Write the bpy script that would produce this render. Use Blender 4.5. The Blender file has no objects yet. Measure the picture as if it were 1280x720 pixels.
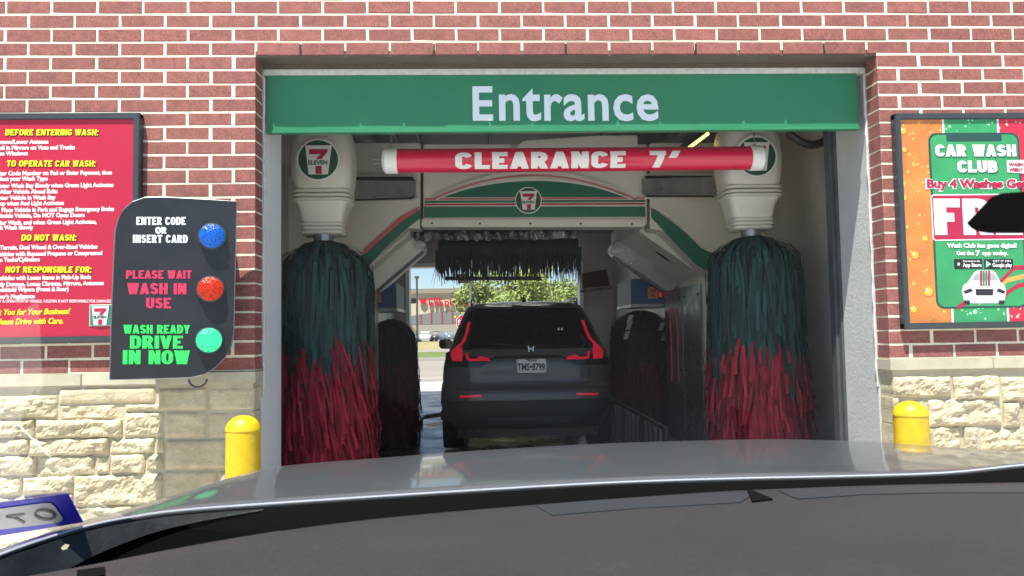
import bpy, bmesh, math, random
from math import sin, cos, pi, radians
from mathutils import Vector, Matrix, noise
random.seed(7)
SC = bpy.context.scene
COL = SC.collection

# ------------------------------------------------------------ camera, sky, sun, exposure
EYE = 1.33
YAW, PITCH, ROLL, FPX = radians(2.2), radians(3.25), radians(0.95), 950.0
fw = Vector((sin(YAW)*cos(PITCH), cos(YAW)*cos(PITCH), sin(PITCH)))
rt0 = Vector((cos(YAW), -sin(YAW), 0)); up0 = rt0.cross(fw)
RT = rt0*cos(ROLL) - up0*sin(ROLL); UP = up0*cos(ROLL) + rt0*sin(ROLL)
cd = bpy.data.cameras.new('camera'); cam = bpy.data.objects.new('camera', cd); COL.objects.link(cam)
cam.matrix_world = Matrix(((RT.x, UP.x, -fw.x, 0), (RT.y, UP.y, -fw.y, 0), (RT.z, UP.z, -fw.z, EYE), (0, 0, 0, 1)))
cd.sensor_width = 36; cd.lens = 36*FPX/1280; cd.clip_start = 0.02; cd.clip_end = 3000
cd.dof.use_dof = True; cd.dof.focus_distance = 5.5; cd.dof.aperture_fstop = 26
SC.camera = cam
SUN = Vector((-.17, -.36, 1)).normalized()          # towards the sun
EL = math.asin(SUN.z); AZ = math.atan2(SUN.x, SUN.y)
w = bpy.data.worlds.new('World'); SC.world = w; w.use_nodes = True
nt = w.node_tree; bg = nt.nodes['Background']
sky = nt.nodes.new('ShaderNodeTexSky'); sky.sky_type = 'NISHITA'; sky.sun_disc = False
sky.sun_elevation = EL; sky.sun_rotation = AZ % (2*pi); sky.air_density = 1.0; sky.dust_density = .1; sky.ozone_density = 5
nt.links.new(sky.outputs[0], bg.inputs[0]); bg.inputs[1].default_value = 0.055
ld = bpy.data.lights.new('sun', 'SUN'); ld.energy = 4.2; ld.angle = radians(.5); ld.color = (1, .955, .88)
sun = bpy.data.objects.new('sun', ld); COL.objects.link(sun); sun.rotation_euler = SUN.to_track_quat('Z', 'Y').to_euler()
vs = SC.view_settings; SC.display_settings.display_device = 'sRGB'
vs.view_transform = 'Standard'; vs.look = 'None'; vs.gamma = 1; vs.exposure = 1.42
SC.cycles.max_bounces = 10; SC.cycles.diffuse_bounces = 6; SC.cycles.glossy_bounces = 4; SC.cycles.transparent_max_bounces = 12
SC.cycles.sample_clamp_indirect = 6

# ------------------------------------------------------------ helpers
def ray(px, py): return RT*((px-640)/FPX) - UP*((py-360)/FPX) + fw
def P(px, py, Y):
    d = ray(px, py); return d*(Y/d.y) + Vector((0, 0, EYE))
def XZ(v): return v.x, v.z
def proj(v):
    v = v - Vector((0, 0, EYE)); c = v.dot(fw)
    return (640+FPX*v.dot(RT)/c, 360-FPX*v.dot(UP)/c) if c > .01 else (-9999, -9999)

def mat(name, col, rough=.6, metal=0., var=0., vscale=8., bump=0., bscale=60., coat=0., emit=None, estr=1., rnd=0., col2=None, c2scale=3., c2amt=.5, rvar=0., spec=.5, stretch=None, island=0):
    m = bpy.data.materials.new(name); m.use_nodes = True
    n = m.node_tree.nodes; L = m.node_tree.links; b = n['Principled BSDF']
    b.inputs['Roughness'].default_value = rough; b.inputs['Metallic'].default_value = metal
    b.inputs['Coat Weight'].default_value = coat; b.inputs['Coat Roughness'].default_value = .06
    b.inputs['Specular IOR Level'].default_value = spec
    c = (*col, 1); b.inputs['Base Color'].default_value = c
    if emit:
        b.inputs['Emission Color'].default_value = (*emit, 1); b.inputs['Emission Strength'].default_value = estr
    if not (var or bump or rnd or col2 or rvar or island): return m
    tc = n.new('ShaderNodeTexCoord'); oi = n.new('ShaderNodeObjectInfo')
    ad = n.new('ShaderNodeVectorMath'); ad.operation = 'ADD'
    sc_ = n.new('ShaderNodeVectorMath'); sc_.operation = 'SCALE'; sc_.inputs[0].default_value = (37, 19, 53)
    L.new(oi.outputs['Random'], sc_.inputs['Scale']); L.new(tc.outputs['Object'], ad.inputs[0]); L.new(sc_.outputs[0], ad.inputs[1])
    vec = ad.outputs[0]
    if stretch:
        mp = n.new('ShaderNodeVectorMath'); mp.operation = 'MULTIPLY'; mp.inputs[1].default_value = stretch
        L.new(vec, mp.inputs[0]); vec = mp.outputs[0]
    src = None
    rgb = n.new('ShaderNodeRGB'); rgb.outputs[0].default_value = c; src = rgb.outputs[0]
    def noi(s, d=5, r=.6):
        t = n.new('ShaderNodeTexNoise'); t.inputs['Scale'].default_value = s; t.inputs['Detail'].default_value = d
        t.inputs['Roughness'].default_value = r; L.new(vec, t.inputs['Vector']); return t.outputs['Fac']
    if col2:
        mx = n.new('ShaderNodeMix'); mx.data_type = 'RGBA'
        mr = n.new('ShaderNodeMapRange'); mr.inputs['From Min'].default_value = .45; mr.inputs['From Max'].default_value = .68; mr.inputs['To Max'].default_value = c2amt
        L.new(noi(c2scale, 8), mr.inputs[0]); L.new(mr.outputs[0], mx.inputs[0])
        L.new(src, mx.inputs[6]); mx.inputs[7].default_value = (*col2, 1); src = mx.outputs[2]
    hs = n.new('ShaderNodeHueSaturation'); L.new(src, hs.inputs['Color'])
    val = None
    if var:
        mr = n.new('ShaderNodeMapRange'); mr.inputs['From Min'].default_value = .3; mr.inputs['From Max'].default_value = .7
        mr.inputs['To Min'].default_value = 1-var; mr.inputs['To Max'].default_value = 1+var
        L.new(noi(vscale), mr.inputs[0]); val = mr.outputs[0]
    if rnd:
        mr = n.new('ShaderNodeMapRange'); mr.inputs['To Min'].default_value = 1-rnd; mr.inputs['To Max'].default_value = 1+rnd
        L.new(oi.outputs['Random'], mr.inputs[0])
        if val:
            mu = n.new('ShaderNodeMath'); mu.operation = 'MULTIPLY'; L.new(val, mu.inputs[0]); L.new(mr.outputs[0], mu.inputs[1]); val = mu.outputs[0]
        else: val = mr.outputs[0]
    if island:
        ge_ = n.new('ShaderNodeNewGeometry'); mr = n.new('ShaderNodeMapRange'); mr.inputs['To Min'].default_value = 1-island; mr.inputs['To Max'].default_value = 1+island
        L.new(ge_.outputs['Random Per Island'], mr.inputs[0]); mu = n.new('ShaderNodeMath'); mu.operation = 'MULTIPLY'
        L.new(mr.outputs[0], mu.inputs[0])
        if val: L.new(val, mu.inputs[1])
        else: mu.inputs[1].default_value = 1
        val = mu.outputs[0]
    if val: L.new(val, hs.inputs['Value'])
    L.new(hs.outputs[0], b.inputs['Base Color'])
    if rvar:
        mr = n.new('ShaderNodeMapRange'); mr.inputs['From Min'].default_value = .35; mr.inputs['From Max'].default_value = .65
        mr.inputs['To Min'].default_value = max(.02, rough-rvar); mr.inputs['To Max'].default_value = min(1, rough+rvar)
        L.new(noi(vscale*.7), mr.inputs[0]); L.new(mr.outputs[0], b.inputs['Roughness'])
    if bump:
        bp = n.new('ShaderNodeBump'); bp.inputs['Strength'].default_value = 1; bp.inputs['Distance'].default_value = bump
        L.new(noi(bscale, 6, .65), bp.inputs['Height']); L.new(bp.outputs[0], b.inputs['Normal'])
    return m

def chain(o):
    M = Matrix.Identity(4)
    while o: M = o.matrix_basis @ M; o = o.parent
    return M
class MB:
    def __init__(s): s.v = []; s.f = []; s.m = []
    def add(s, vs, fs, mi=0):
        k = len(s.v); s.v += [Vector(v) for v in vs]; s.f += [tuple(i+k for i in f) for f in fs]; s.m += [mi]*len(fs)
    def box(s, x0, x1, y0, y1, z0, z1, mi=0, M=None):
        v = [Vector((x, y, z)) for z in (z0, z1) for y in (y0, y1) for x in (x0, x1)]
        if M: v = [M @ p for p in v]
        s.add(v, [(0, 2, 3, 1), (4, 5, 7, 6), (0, 1, 5, 4), (2, 6, 7, 3), (0, 4, 6, 2), (1, 3, 7, 5)], mi)
    def loft(s, rings, close=True, cap=True, mi=0):
        n = len(rings[0]); vs_ = [p for r in rings for p in r]; fs = []
        for i in range(len(rings)-1):
            for j in range(n if close else n-1):
                a = i*n+j; b = i*n+(j+1) % n; fs.append((a, b, b+n, a+n))
        if cap and close:
            fs.append(tuple(range(n-1, -1, -1))); fs.append(tuple((len(rings)-1)*n+j for j in range(n)))
        s.add(vs_, fs, mi)
    def tube(s, pts, r, n=8, mi=0, rs=None):
        pts = [Vector(p) for p in pts]; rings = []
        for i, p in enumerate(pts):
            d = (pts[min(i+1, len(pts)-1)]-pts[max(i-1, 0)]).normalized()
            a = d.cross(Vector((0, 0, 1)) if abs(d.z) < .9 else Vector((1, 0, 0))).normalized(); b = d.cross(a)
            rr = rs[i] if rs else r
            rings.append([p+(a*cos(2*pi*k/n)+b*sin(2*pi*k/n))*rr for k in range(n)])
        s.loft(rings, mi=mi)
    def lathe(s, c, prof, n=24, axis='z', mi=0):
        c = Vector(c); rings = []
        for r, h in prof:
            rg = []
            for k in range(n):
                a = 2*pi*k/n
                rg.append(c+(Vector((r*cos(a), r*sin(a), h)) if axis == 'z' else Vector((r*cos(a), -h, r*sin(a))) if axis == 'y' else Vector((h, r*cos(a), r*sin(a)))))
            rings.append(rg)
        s.loft(rings, mi=mi)
    def prism(s, poly, f0, f1, mi=0):            # poly in 2D; f0, f1 map (u,v) -> 3D for front and back
        n = len(poly)
        s.add([f0(*p) for p in poly]+[f1(*p) for p in poly], [tuple(range(n)), tuple(range(2*n-1, n-1, -1))]+[(i, i+n, (i+1) % n+n, (i+1) % n) for i in range(n)], mi)
    def build(s, name, mats, parent=None, smooth=False, local=False, kind=None, label=None, bevel=0, fixn=True):
        me = bpy.data.meshes.new(name)
        vs_ = s.v
        if parent and not local:
            M = chain(parent).inverted(); vs_ = [M @ v for v in vs_]
        me.from_pydata(vs_, [], s.f)
        if not isinstance(mats, (list, tuple)): mats = [mats]
        for m in mats: me.materials.append(m)
        if len(mats) > 1: me.polygons.foreach_set('material_index', s.m)
        if fixn or bevel:
            bm = bmesh.new(); bm.from_mesh(me)
            if fixn: bmesh.ops.recalc_face_normals(bm, faces=bm.faces)
            if bevel:
                es = [e for e in bm.edges if len(e.link_faces) == 2 and e.calc_face_angle(0) > .5]
                bmesh.ops.bevel(bm, geom=es, offset=bevel, segments=2, affect='EDGES', clamp_overlap=True)
            bm.to_mesh(me); bm.free()
        if smooth:
            me.shade_smooth()
            try: me.set_sharp_from_angle(angle=radians(40))
            except Exception: pass
        return link(name, me, parent, kind, label)
def link(name, me, parent=None, kind=None, label=None):
    o = bpy.data.objects.new(name, me); COL.objects.link(o)
    if parent: o.parent = parent
    if kind: o['kind'] = kind
    if label: o['label'] = label
    return o
def thing(name, label, cat, loc=(0, 0, 0), rz=0, group=None):
    o = bpy.data.objects.new(name, None); COL.objects.link(o); o.location = loc; o.rotation_euler = (0, 0, rz); o.empty_display_size = .1
    return tag(o, label, cat, group)
def tag(o, label, cat, group=None):
    o['label'] = label; o['category'] = cat
    if group: o['group'] = group
    return o
def kids(o): return [c for c in COL.objects if c.parent == o]
def copy_tree(o, parent=None):
    c = o.copy(); COL.objects.link(c); c.parent = parent
    for ch in kids(o): copy_tree(ch, c)
    return c

class Plane:                                         # a sign's face: origin, direction along it, outward normal
    def __init__(s, p0, along):
        s.o = Vector(p0); s.u = Vector(along).normalized(); s.v = Vector((0, 0, 1)); s.n = s.u.cross(s.v)   # outward (-Y) for +X
    def uv(s, px, py):
        d = ray(px, py); e = Vector((0, 0, EYE)); t = (s.o-e).dot(s.n)/d.dot(s.n); q = e+d*t-s.o
        return q.dot(s.u), q.dot(s.v)
    def pt(s, u, v, h=0): return s.o+s.u*u+s.v*v+s.n*h
    def poly(s, mb, pxs, h0, h1, mi=0, uv=False):
        pl = pxs if uv else [s.uv(*p) for p in pxs]
        mb.prism(pl, lambda u, v: s.pt(u, v, h1), lambda u, v: s.pt(u, v, h0), mi)
def Yplane(Y): return Plane((0, Y, 0), (1, 0, 0))

_tc = {}
def text_mesh(body, off, shear, sp=1.):
    k = (body, off, shear, sp)
    if k in _tc: return _tc[k]
    cu = bpy.data.curves.new('t', 'FONT'); cu.body = body; cu.size = 1; cu.offset = off; cu.shear = shear; cu.space_character = sp
    cu.resolution_u = 3; cu.fill_mode = 'FRONT'
    o = bpy.data.objects.new('t', cu); me = o.to_mesh()
    vs_ = [v.co.copy() for v in me.vertices]; fs = [tuple(p.vertices) for p in me.polygons]
    o.to_mesh_clear(); bpy.data.objects.remove(o); bpy.data.curves.remove(cu)
    _tc[k] = (vs_, fs); return _tc[k]
def text(name, body, pl, x0, x1, ytop, ybase, m, parent, off=.03, shear=0., h=.004, th=.0015, sp=1., aspect=None, bend=None, label=None, flip=False):
    """cap height spans ytop..ybase, width spans x0..x1 (pixels of the plane); aspect instead of x0 keeps letter widths"""
    vs_, fs = text_mesh(body, off, shear, sp)
    if not vs_: return
    H = .70+2*off
    xa = min(v.x for v in vs_); xb = max(v.x for v in vs_)
    xm = (x1 if x0 is None else (x0+x1)/2)
    u1, vb = pl.uv(x1, ybase); _, vt = pl.uv(xm, ytop); sz = (vt-vb)/H
    if x0 is None: sx = sz*aspect; u0 = u1-(xb-xa)*sx; slope = 0; vb0 = vb
    else: u0, vb0 = pl.uv(x0, ybase); sx = (u1-u0)/(xb-xa)
    me = bpy.data.meshes.new(name)
    bm = bmesh.new()
    bv = [bm.verts.new(v) for v in vs_]
    for f in fs:
        try: bm.faces.new([bv[i] for i in f])
        except ValueError: pass
    if bend:
        for k in range(1, 8):
            bmesh.ops.bisect_plane(bm, geom=bm.verts[:]+bm.edges[:]+bm.faces[:], plane_co=(0, -off+H*k/8, 0), plane_no=(0, 1, 0))
    M = chain(parent).inverted() if parent else Matrix.Identity(4)
    def mp(v, hh):
        u = u0+(v.x-xa)*sx; vv = (v.y+off)*sz
        if flip: u = u0+u1-u
        if bend:
            cz, R = bend; z = vb+vv; a = (z-cz)/R
            return Vector((pl.pt(u, 0).x, pl.o.y-(R+hh)*cos(a), cz+(R+hh)*sin(a)))
        return pl.pt(u, vb+(vb0-vb)*(1-(u-u0)/max(1e-6, abs(u1-u0)))*(x0 is not None)+vv, hh)
    geo = bmesh.ops.extrude_face_region(bm, geom=bm.faces[:])
    top = set(v for v in geo['geom'] if isinstance(v, bmesh.types.BMVert))
    for v in bm.verts: v.co = M @ mp(v.co, h+th if v in top else h)
    bmesh.ops.recalc_face_normals(bm, faces=bm.faces)
    bm.to_mesh(me); bm.free(); me.materials.append(m)
    return link(name, me, parent, None, label)

def circle(cu, cv, r, n=28, r2=None): return [(cu+r*cos(2*pi*k/n), cv+(r2 or r)*sin(2*pi*k/n)) for k in range(n)]
def rrect(x0, x1, z0, z1, r, n=4):
    out = []
    for cx, cz, a0 in ((x1-r, z1-r, 0), (x0+r, z1-r, 90), (x0+r, z0+r, 180), (x1-r, z0+r, 270)):
        for k in range(n+1):
            a = radians(a0+90*k/n); out.append((cx+r*cos(a), cz+r*sin(a)))
    return out
# heavy block capitals drawn as strokes (glyph box 0..1 both ways between stroke centre lines)
def arc(cx_, cy_, rx, ry, a0, a1, n=7): return [(cx_+rx*cos(radians(a0+(a1-a0)*k/n)), cy_+ry*sin(radians(a0+(a1-a0)*k/n))) for k in range(n+1)]
LO, HI = -9, 9            # stroke runs to the outer edge
r5 = .5
GL = {
 'A': (1.15, [[(-.02, LO), (.5, HI)], [(.5, HI), (1.02, LO)], [(.2, .22), (.8, .22)]]), 'B': (1, [[(0, LO), (0, HI)], [(0, 1), (.5, 1)]+arc(.55, .78, .4, .22, 90, -90)+[(0, .54)], [(0, .54), (.5, .54)]+arc(.6, .27, .4, .27, 90, -90)+[(0, 0)]]),
 'C': (1, [arc(.5, .72, .5, .28, 10, 90)+arc(.5, .72, .5, .28, 90, 180)+arc(.5, .28, .5, .28, 180, 270)+arc(.5, .28, .5, .28, 270, 350)]),
 'D': (1, [[(0, LO), (0, HI)], [(0, 1), (.4, 1)]+arc(.45, .68, .55, .32, 90, 0)+arc(.45, .32, .55, .32, 0, -90)+[(0, 0)]]),
 'E': (.85, [[(0, LO), (0, HI)], [(0, 1), (HI, 1)], [(0, .5), (1, .5)], [(0, 0), (HI, 0)]]), 'F': (.8, [[(0, LO), (0, HI)], [(0, 1), (HI, 1)], [(0, .48), (1, .48)]]),
 'G': (1, [arc(.5, .72, .5, .28, 10, 90)+arc(.5, .72, .5, .28, 90, 180)+arc(.5, .28, .5, .28, 180, 270)+arc(.5, .28, .5, .28, 270, 355)+[(1, .42)], [(.55, .42), (HI, .42)]]),
 'H': (1, [[(0, LO), (0, HI)], [(1, LO), (1, HI)], [(0, .5), (1, .5)]]), 'I': (.0, [[(0, LO), (0, HI)]]), 'L': (.8, [[(0, LO), (0, HI)], [(0, 0), (HI, 0)]]),
 'M': (1.35, [[(0, LO), (0, HI)], [(.06, HI), (.5, LO)], [(.94, HI), (.5, LO)], [(1, LO), (1, HI)]]), 'N': (1.05, [[(0, LO), (0, HI)], [(.0, HI), (1, LO)], [(1, LO), (1, HI)]]),
 'O': (1.05, [arc(.5, .7, .5, .3, 0, 180, 12)+arc(.5, .3, .5, .3, 180, 360, 12)+[(1, .7), (1, .72)]]),
 'P': (1, [[(0, LO), (0, HI)], [(0, 1), (.5, 1)]+arc(.55, .72, .45, .28, 90, -90)+[(0, .44)]]),
 'R': (1, [[(0, LO), (0, HI)], [(0, 1), (.5, 1)]+arc(.52, .74, .42, .26, 90, -90)+[(0, .48)], [(.5, .48), (1.0, LO)]]),
 'S': (.95, [arc(.5, .75, .48, .25, 15, 180, 9)+arc(.5, .75, .48, .24, 180, 250, 4)+arc(.5, .25, .5, .25, 70, 0, 4)+arc(.5, .25, .5, .25, 0, -165, 9)]),
 'T': (.95, [[(.5, LO), (.5, HI)], [(LO, 1), (HI, 1)]]), 'U': (1, [[(0, HI), (0, .3)]+arc(.5, .3, .5, .3, 180, 360, 10)+[(1, HI)]]), 'V': (1.1, [[(-.02, HI), (.5, LO)], [(.5, LO), (1.02, HI)]]),
 'W': (1.6, [[(-.02, HI), (.25, LO)], [(.25, LO), (.5, HI)], [(.5, HI), (.75, LO)], [(.75, LO), (1.02, HI)]]), 'X': (1.05, [[(0, HI), (1, LO)], [(0, LO), (1, HI)]]), 'Y': (1.05, [[(-.02, HI), (.5, .4)], [(1.02, HI), (.5, .4)], [(.5, .5), (.5, LO)]]),
 '7': (.95, [[(LO, 1), (HI, 1)], [(.95, 1), (.35, LO)]]), '8': (.9, [arc(.5, .76, .42, .24, 0, 180, 9)+arc(.5, .76, .42, .24, 180, 360, 9), arc(.5, .26, .5, .26, 0, 180, 9)+arc(.5, .26, .5, .26, 180, 360, 9)]),
 '9': (.9, [arc(.5, .7, .5, .3, 0, 180, 9)+arc(.5, .7, .5, .3, 180, 360, 9), [(1, .75), (1, .35)]+arc(.5, .28, .5, .28, 0, -150, 8)]), "'": (.55, [[(.95, HI), (.1, .60)]]), '-': (.3, [[(LO, .5), (HI, .5)]]), ':': (.0, [[(0, LO), (0, .12)], [(0, .62), (0, .86)]]),
 '.': (.0, [[(0, LO), (0, .1)]]), ' ': (.15, []),
 # lower case for the entrance board (x-height .74)
 'n': (.62, [[(0, LO), (0, .76)], [(0, .42)]+arc(.5, .44, .5, .30, 170, 0, 9)+[(1, LO)]]),
 't': (.42, [[(.35, .93), (.35, .22)]+arc(.85, .18, .5, .18, 180, 265, 5), [(LO, .72), (HI, .72)]]),
 'r': (.30, [[(0, LO), (0, .76)], [(0, .40)]+arc(.95, .42, .95, .34, 170, 85, 6)]),
 'a': (.60, [[(.10, .70)]+arc(.5, .50, .5, .26, 100, 0, 7)+[(1, LO)], [(1, .44), (.55, .43)]+arc(.5, .20, .5, .20, 100, 270, 9)+arc(.5, .26, .5, .26, 275, 350, 4)]),
 'c': (.50, [arc(.62, .37, .62, .37, 55, 180, 9)+arc(.62, .37, .62, .37, 180, 305, 9)]),
 'e': (.60, [[(.0, .385), (HI, .385)], arc(.5, .40, .5, .36, -5, 180, 12)+arc(.56, .38, .56, .38, 184, 305, 9)]),
}
def block_mesh(body, wid, tv, th_, gap):
    x = 0; V = []; F = []; lay = []
    for ci, ch in enumerate(body):
        if ch not in GL: ch = ' '
        gw, st_ = GL[ch]; w_ = wid*gw+tv
        for si, pts in enumerate(st_):
            q = []
            for (a, b_) in pts:
                xx = x if a == LO else x+w_ if a == HI else x+tv/2+a*(w_-tv)
                yy = 0 if b_ == LO else 1 if b_ == HI else th_/2+b_*(1-th_)
                if not q or abs(q[-1][0]-xx)+abs(q[-1][1]-yy) > 1e-4: q.append((xx, yy))
            k = len(V)
            for i, p in enumerate(q):
                a = q[max(i-1, 0)]; c = q[min(i+1, len(q)-1)]
                d1 = (p[0]-a[0], p[1]-a[1]); d2 = (c[0]-p[0], c[1]-p[1])
                def nm(d): l = math.hypot(*d); return (d[0]/l, d[1]/l) if l > 1e-9 else None
                d1 = nm(d1) or nm(d2); d2 = nm(d2) or d1
                nx = -(d1[1]+d2[1])/2; ny = (d1[0]+d2[0])/2; l = math.hypot(nx, ny) or 1; s_ = min(1.5, 1/l)/l if l > .3 else 1
                nx *= s_; ny *= s_
                # slanted stems ending at an outer edge are cut level
                if len(q) == 2 and abs(d1[0]) > .05 and abs(d1[1]) > .5:
                    hx_ = tv/2/abs(d1[1])*1.0; V += [(p[0]-hx_, p[1]), (p[0]+hx_, p[1])]
                else: V += [(p[0]+nx*tv/2, p[1]+ny*th_/2), (p[0]-nx*tv/2, p[1]-ny*th_/2)]
                lay += [si+3*(ci % 2)]*2
            for i in range(len(q)-1): F.append((k+2*i, k+2*i+1, k+2*i+3, k+2*i+2))
        x += w_+gap*(.35 if ch == 'r' else .7 if ch == 't' else 1)
    return V, F, lay
def block(name, body, pl, x0, x1, ytop, ybase, m, parent, wid=.34, tv=.24, th_=.2, gap=.08, h=.001, t=.0012, bend=None, shear=0., label=None, both=True):
    """block capitals filling the box x0..x1, ytop..ybase in pixels of the plane"""
    V, F, lay = block_mesh(body, wid, tv, th_, gap)
    if shear: V = [(x+shear*y, y) for x, y in V]
    xa = min(v[0] for v in V); xb = max(v[0] for v in V)
    (u0, v0), (u1, v1) = pl.uv(x0, ybase), pl.uv(x1, ybase); _, vt = pl.uv((x0+x1)/2, ytop); _, vb = pl.uv((x0+x1)/2, ybase)
    M = chain(parent).inverted(); bm = bmesh.new(); bv = [bm.verts.new((x, y, l)) for (x, y), l in zip(V, lay)]
    for f in F:
        try: bm.faces.new([bv[i] for i in f])
        except ValueError: pass
    if bend:
        for k in range(1, 8): bmesh.ops.bisect_plane(bm, geom=bm.verts[:]+bm.edges[:]+bm.faces[:], plane_co=(0, k/8, 0), plane_no=(0, 1, 0))
    ge = bmesh.ops.extrude_face_region(bm, geom=bm.faces[:]); top = set(v for v in ge['geom'] if isinstance(v, bmesh.types.BMVert))
    for v in bm.verts:
        s_ = (v.co.x-xa)/(xb-xa); u = u0+(u1-u0)*s_; z = v0+(v1-v0)*s_*(0 if bend else 1)+v.co.y*(vt-vb); hh = h+(t+v.co.z*.00012 if v in top else 0)
        if bend:
            cz_, R_2 = bend; z = vb+v.co.y*(vt-vb); a = (z-cz_)/R_2; v.co = M @ Vector((u, pl.o.y-(R_2+hh)*cos(a), cz_+(R_2+hh)*sin(a)))
        else: v.co = M @ pl.pt(u, z, hh)
    bmesh.ops.recalc_face_normals(bm, faces=bm.faces)
    me = bpy.data.meshes.new(name); bm.to_mesh(me); bm.free(); me.materials.append(m)
    return link(name, me, parent, None, label)
def logo(pl, px, py, R, parent, square=False, M=None):
    """convenience store logo: white cup shape, red 7, green ELEVEN band, on a green disc with a white rim"""
    cu, cv = pl.uv(px, py)
    b = MB(); k = R
    if not square:
        b.prism(circle(cu, cv, R), lambda u, v: pl.pt(u, v, .003), lambda u, v: pl.pt(u, v, 0)); 
        g = MB(); g.prism(circle(cu, cv, R*.93), lambda u, v: pl.pt(u, v, .006), lambda u, v: pl.pt(u, v, .003))
    else:
        k = R*1.25
        b.prism(rrect(cu-R*.98, cu+R*.98, cv-R*.98, cv+R*.98, R*.02), lambda u, v: pl.pt(u, v, .003), lambda u, v: pl.pt(u, v, 0))
        g = MB(); g.prism(rrect(cu-R*.92, cu+R*.92, cv-R*.92, cv+R*.92, R*.02), lambda u, v: pl.pt(u, v, .005), lambda u, v: pl.pt(u, v, .003))
    em = b.build('emblem', M_['white'], parent)
    g.build('emblem_field', M_['logogreen'] if not square else M_['logogreen2'], em)
    c = MB(); q = lambda *a: [(cu+x*k, cv+z*k) for x, z in a]
    lay = lambda mb, poly, a, bb: mb.prism(poly, lambda u, v: pl.pt(u, v, bb), lambda u, v: pl.pt(u, v, a))
    lay(c, q((-.60, .68), (.64, .68), (.46, -.70), (-.44, -.70)), .006, .009); c.build('emblem_cup', M_['white'], em)
    r = MB()
    lay(r, q((-.42, .50), (.46, .50), (.44, .34), (.30, .20), (.16, .02), (-.09, .02), (.0, .16), (.14, .26), (-.42, .26)), .009, .011)
    lay(r, q((-.12, -.30), (.17, -.30), (.17, -.68), (-.12, -.68)), .009, .011)
    r.build('emblem_seven', M_['logored'], em)
    # ELEVEN band
    vs_, fs = text_mesh('ELEVEN', .05, 0, 1.)
    xa = min(v.x for v in vs_); xb = max(v.x for v in vs_)
    t = MB(); t.add([pl.pt(cu+(-.46+.90*(v.x-xa)/(xb-xa))*k, cv+(-.24+.21*(v.y+.05)/.8)*k, .010) for v in vs_], fs)
    t.build('lettering', M_['logogreen'], em, fixn=False)
    return em

M_ = {}
D = M_
D['brick'] = mat('brick_red', (.305, .106, .088), .85, var=.20, vscale=22, bump=.0012, bscale=160, rnd=.10, col2=(.10, .045, .045), c2scale=110, c2amt=.75)
D['mortar'] = mat('mortar_cream', (.80, .75, .56), .95, var=.14, vscale=12, bump=.002, bscale=150)
D['sill'] = mat('cast_stone_sill', (.52, .49, .37), .9, var=.08, vscale=9, bump=.0008, bscale=140, rnd=.06, col2=(.36, .34, .27), c2scale=7)
D['stone'] = mat('limestone', (.60, .53, .36), .92, var=.12, vscale=22, bump=.006, bscale=75, rnd=.13, col2=(.42, .30, .17), c2scale=6, c2amt=.45)
D['smortar'] = mat('stone_mortar', (.52, .47, .34), .95, var=.12, vscale=8, bump=.004, bscale=60)
D['plaster'] = mat('jamb_plaster', (.55, .57, .56), .9, var=.05, vscale=6, bump=.004, bscale=45)
D['jambwhite'] = mat('jamb_white_paint', (.76, .79, .81), .6, var=.04, vscale=3, bump=.001, bscale=40)
D['caulk'] = mat('white_caulk', (.62, .62, .58), .8, var=.15, vscale=30, bump=.004, bscale=60)
D['lintel'] = mat('lintel_steel_brown', (.12, .10, .085), .7, var=.2, vscale=6)
D['inwall'] = mat('bay_wall_panel', (.44, .425, .41), .45, var=.10, vscale=1.5, bump=.001, bscale=12, col2=(.20, .18, .165), c2scale=1.2, c2amt=.5)
D['ceil'] = mat('bay_ceiling', (.48, .44, .41), .6, var=.1, vscale=2)
D['green'] = mat('sign_green', (.026, .215, .095), .42, var=.07, vscale=2.5, rvar=.1, coat=.1)
D['signwhite'] = mat('sign_white_letters', (.75, .84, .88), .5)
D['white'] = mat('white_paint', (.78, .78, .76), .45)
D['logogreen'] = mat('logo_dark_green', (.015, .085, .045), .4)
D['logogreen2'] = mat('logo_mid_green', (.02, .22, .10), .4)
D['logored'] = mat('logo_red', (.42, .012, .06), .4)
D['redtube'] = mat('tube_red', (.62, .012, .06), .32, var=.05, vscale=5, coat=.3)
D['frame'] = mat('sign_frame_charcoal', (.055, .065, .075), .4, metal=.3, var=.08)
D['redsign'] = mat('sign_red_print', (.45, .011, .045), .45, var=.03)
D['yellowtxt'] = mat('yellow_print', (.85, .82, .02), .5)
D['pinkwhite'] = mat('pale_print', (.85, .72, .72), .5)
D['darkred'] = mat('dark_print_shadow', (.10, .06, .02), .5)
D['panel'] = mat('sign_black_panel', (.016, .019, .023), .36, var=.15, vscale=6, rvar=.08)
D['paneledge'] = mat('panel_edge_metal', (.22, .23, .24), .4, metal=.6)
D['txtred'] = mat('panel_red_letters', (.62, .03, .10), .5)
D['txtgreen'] = mat('panel_green_letters', (.03, .70, .12), .5)
D['txtwhite'] = mat('panel_white_letters', (.75, .78, .80), .5)
D['bollard'] = mat('bollard_yellow', (.72, .49, .006), .42, var=.09, vscale=12, coat=.1, col2=(.38, .26, .03), c2scale=16, c2amt=.35, bump=.0005, bscale=20)
D['gantry'] = mat('gantry_cream_plastic', (.66, .65, .59), .42, var=.06, vscale=2.5, rvar=.08, col2=(.50, .47, .40), c2scale=2.5, c2amt=.4)
D['gantrydark'] = mat('gantry_dark_and_shade', (.03, .032, .034), .6)  # dark machine parts, also painted shade of recesses and holes
D['gantrygreen'] = mat('gantry_green', (.008, .135, .075), .4, var=.06)
D['pink'] = mat('faded_red_stripe', (.50, .17, .16), .5, var=.08)
D['pinkbright'] = mat('bright_red_stripe', (.62, .10, .14), .5)
D['steel'] = mat('dull_steel', (.30, .31, .32), .38, metal=.75, var=.15, vscale=7, rvar=.12)
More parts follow.
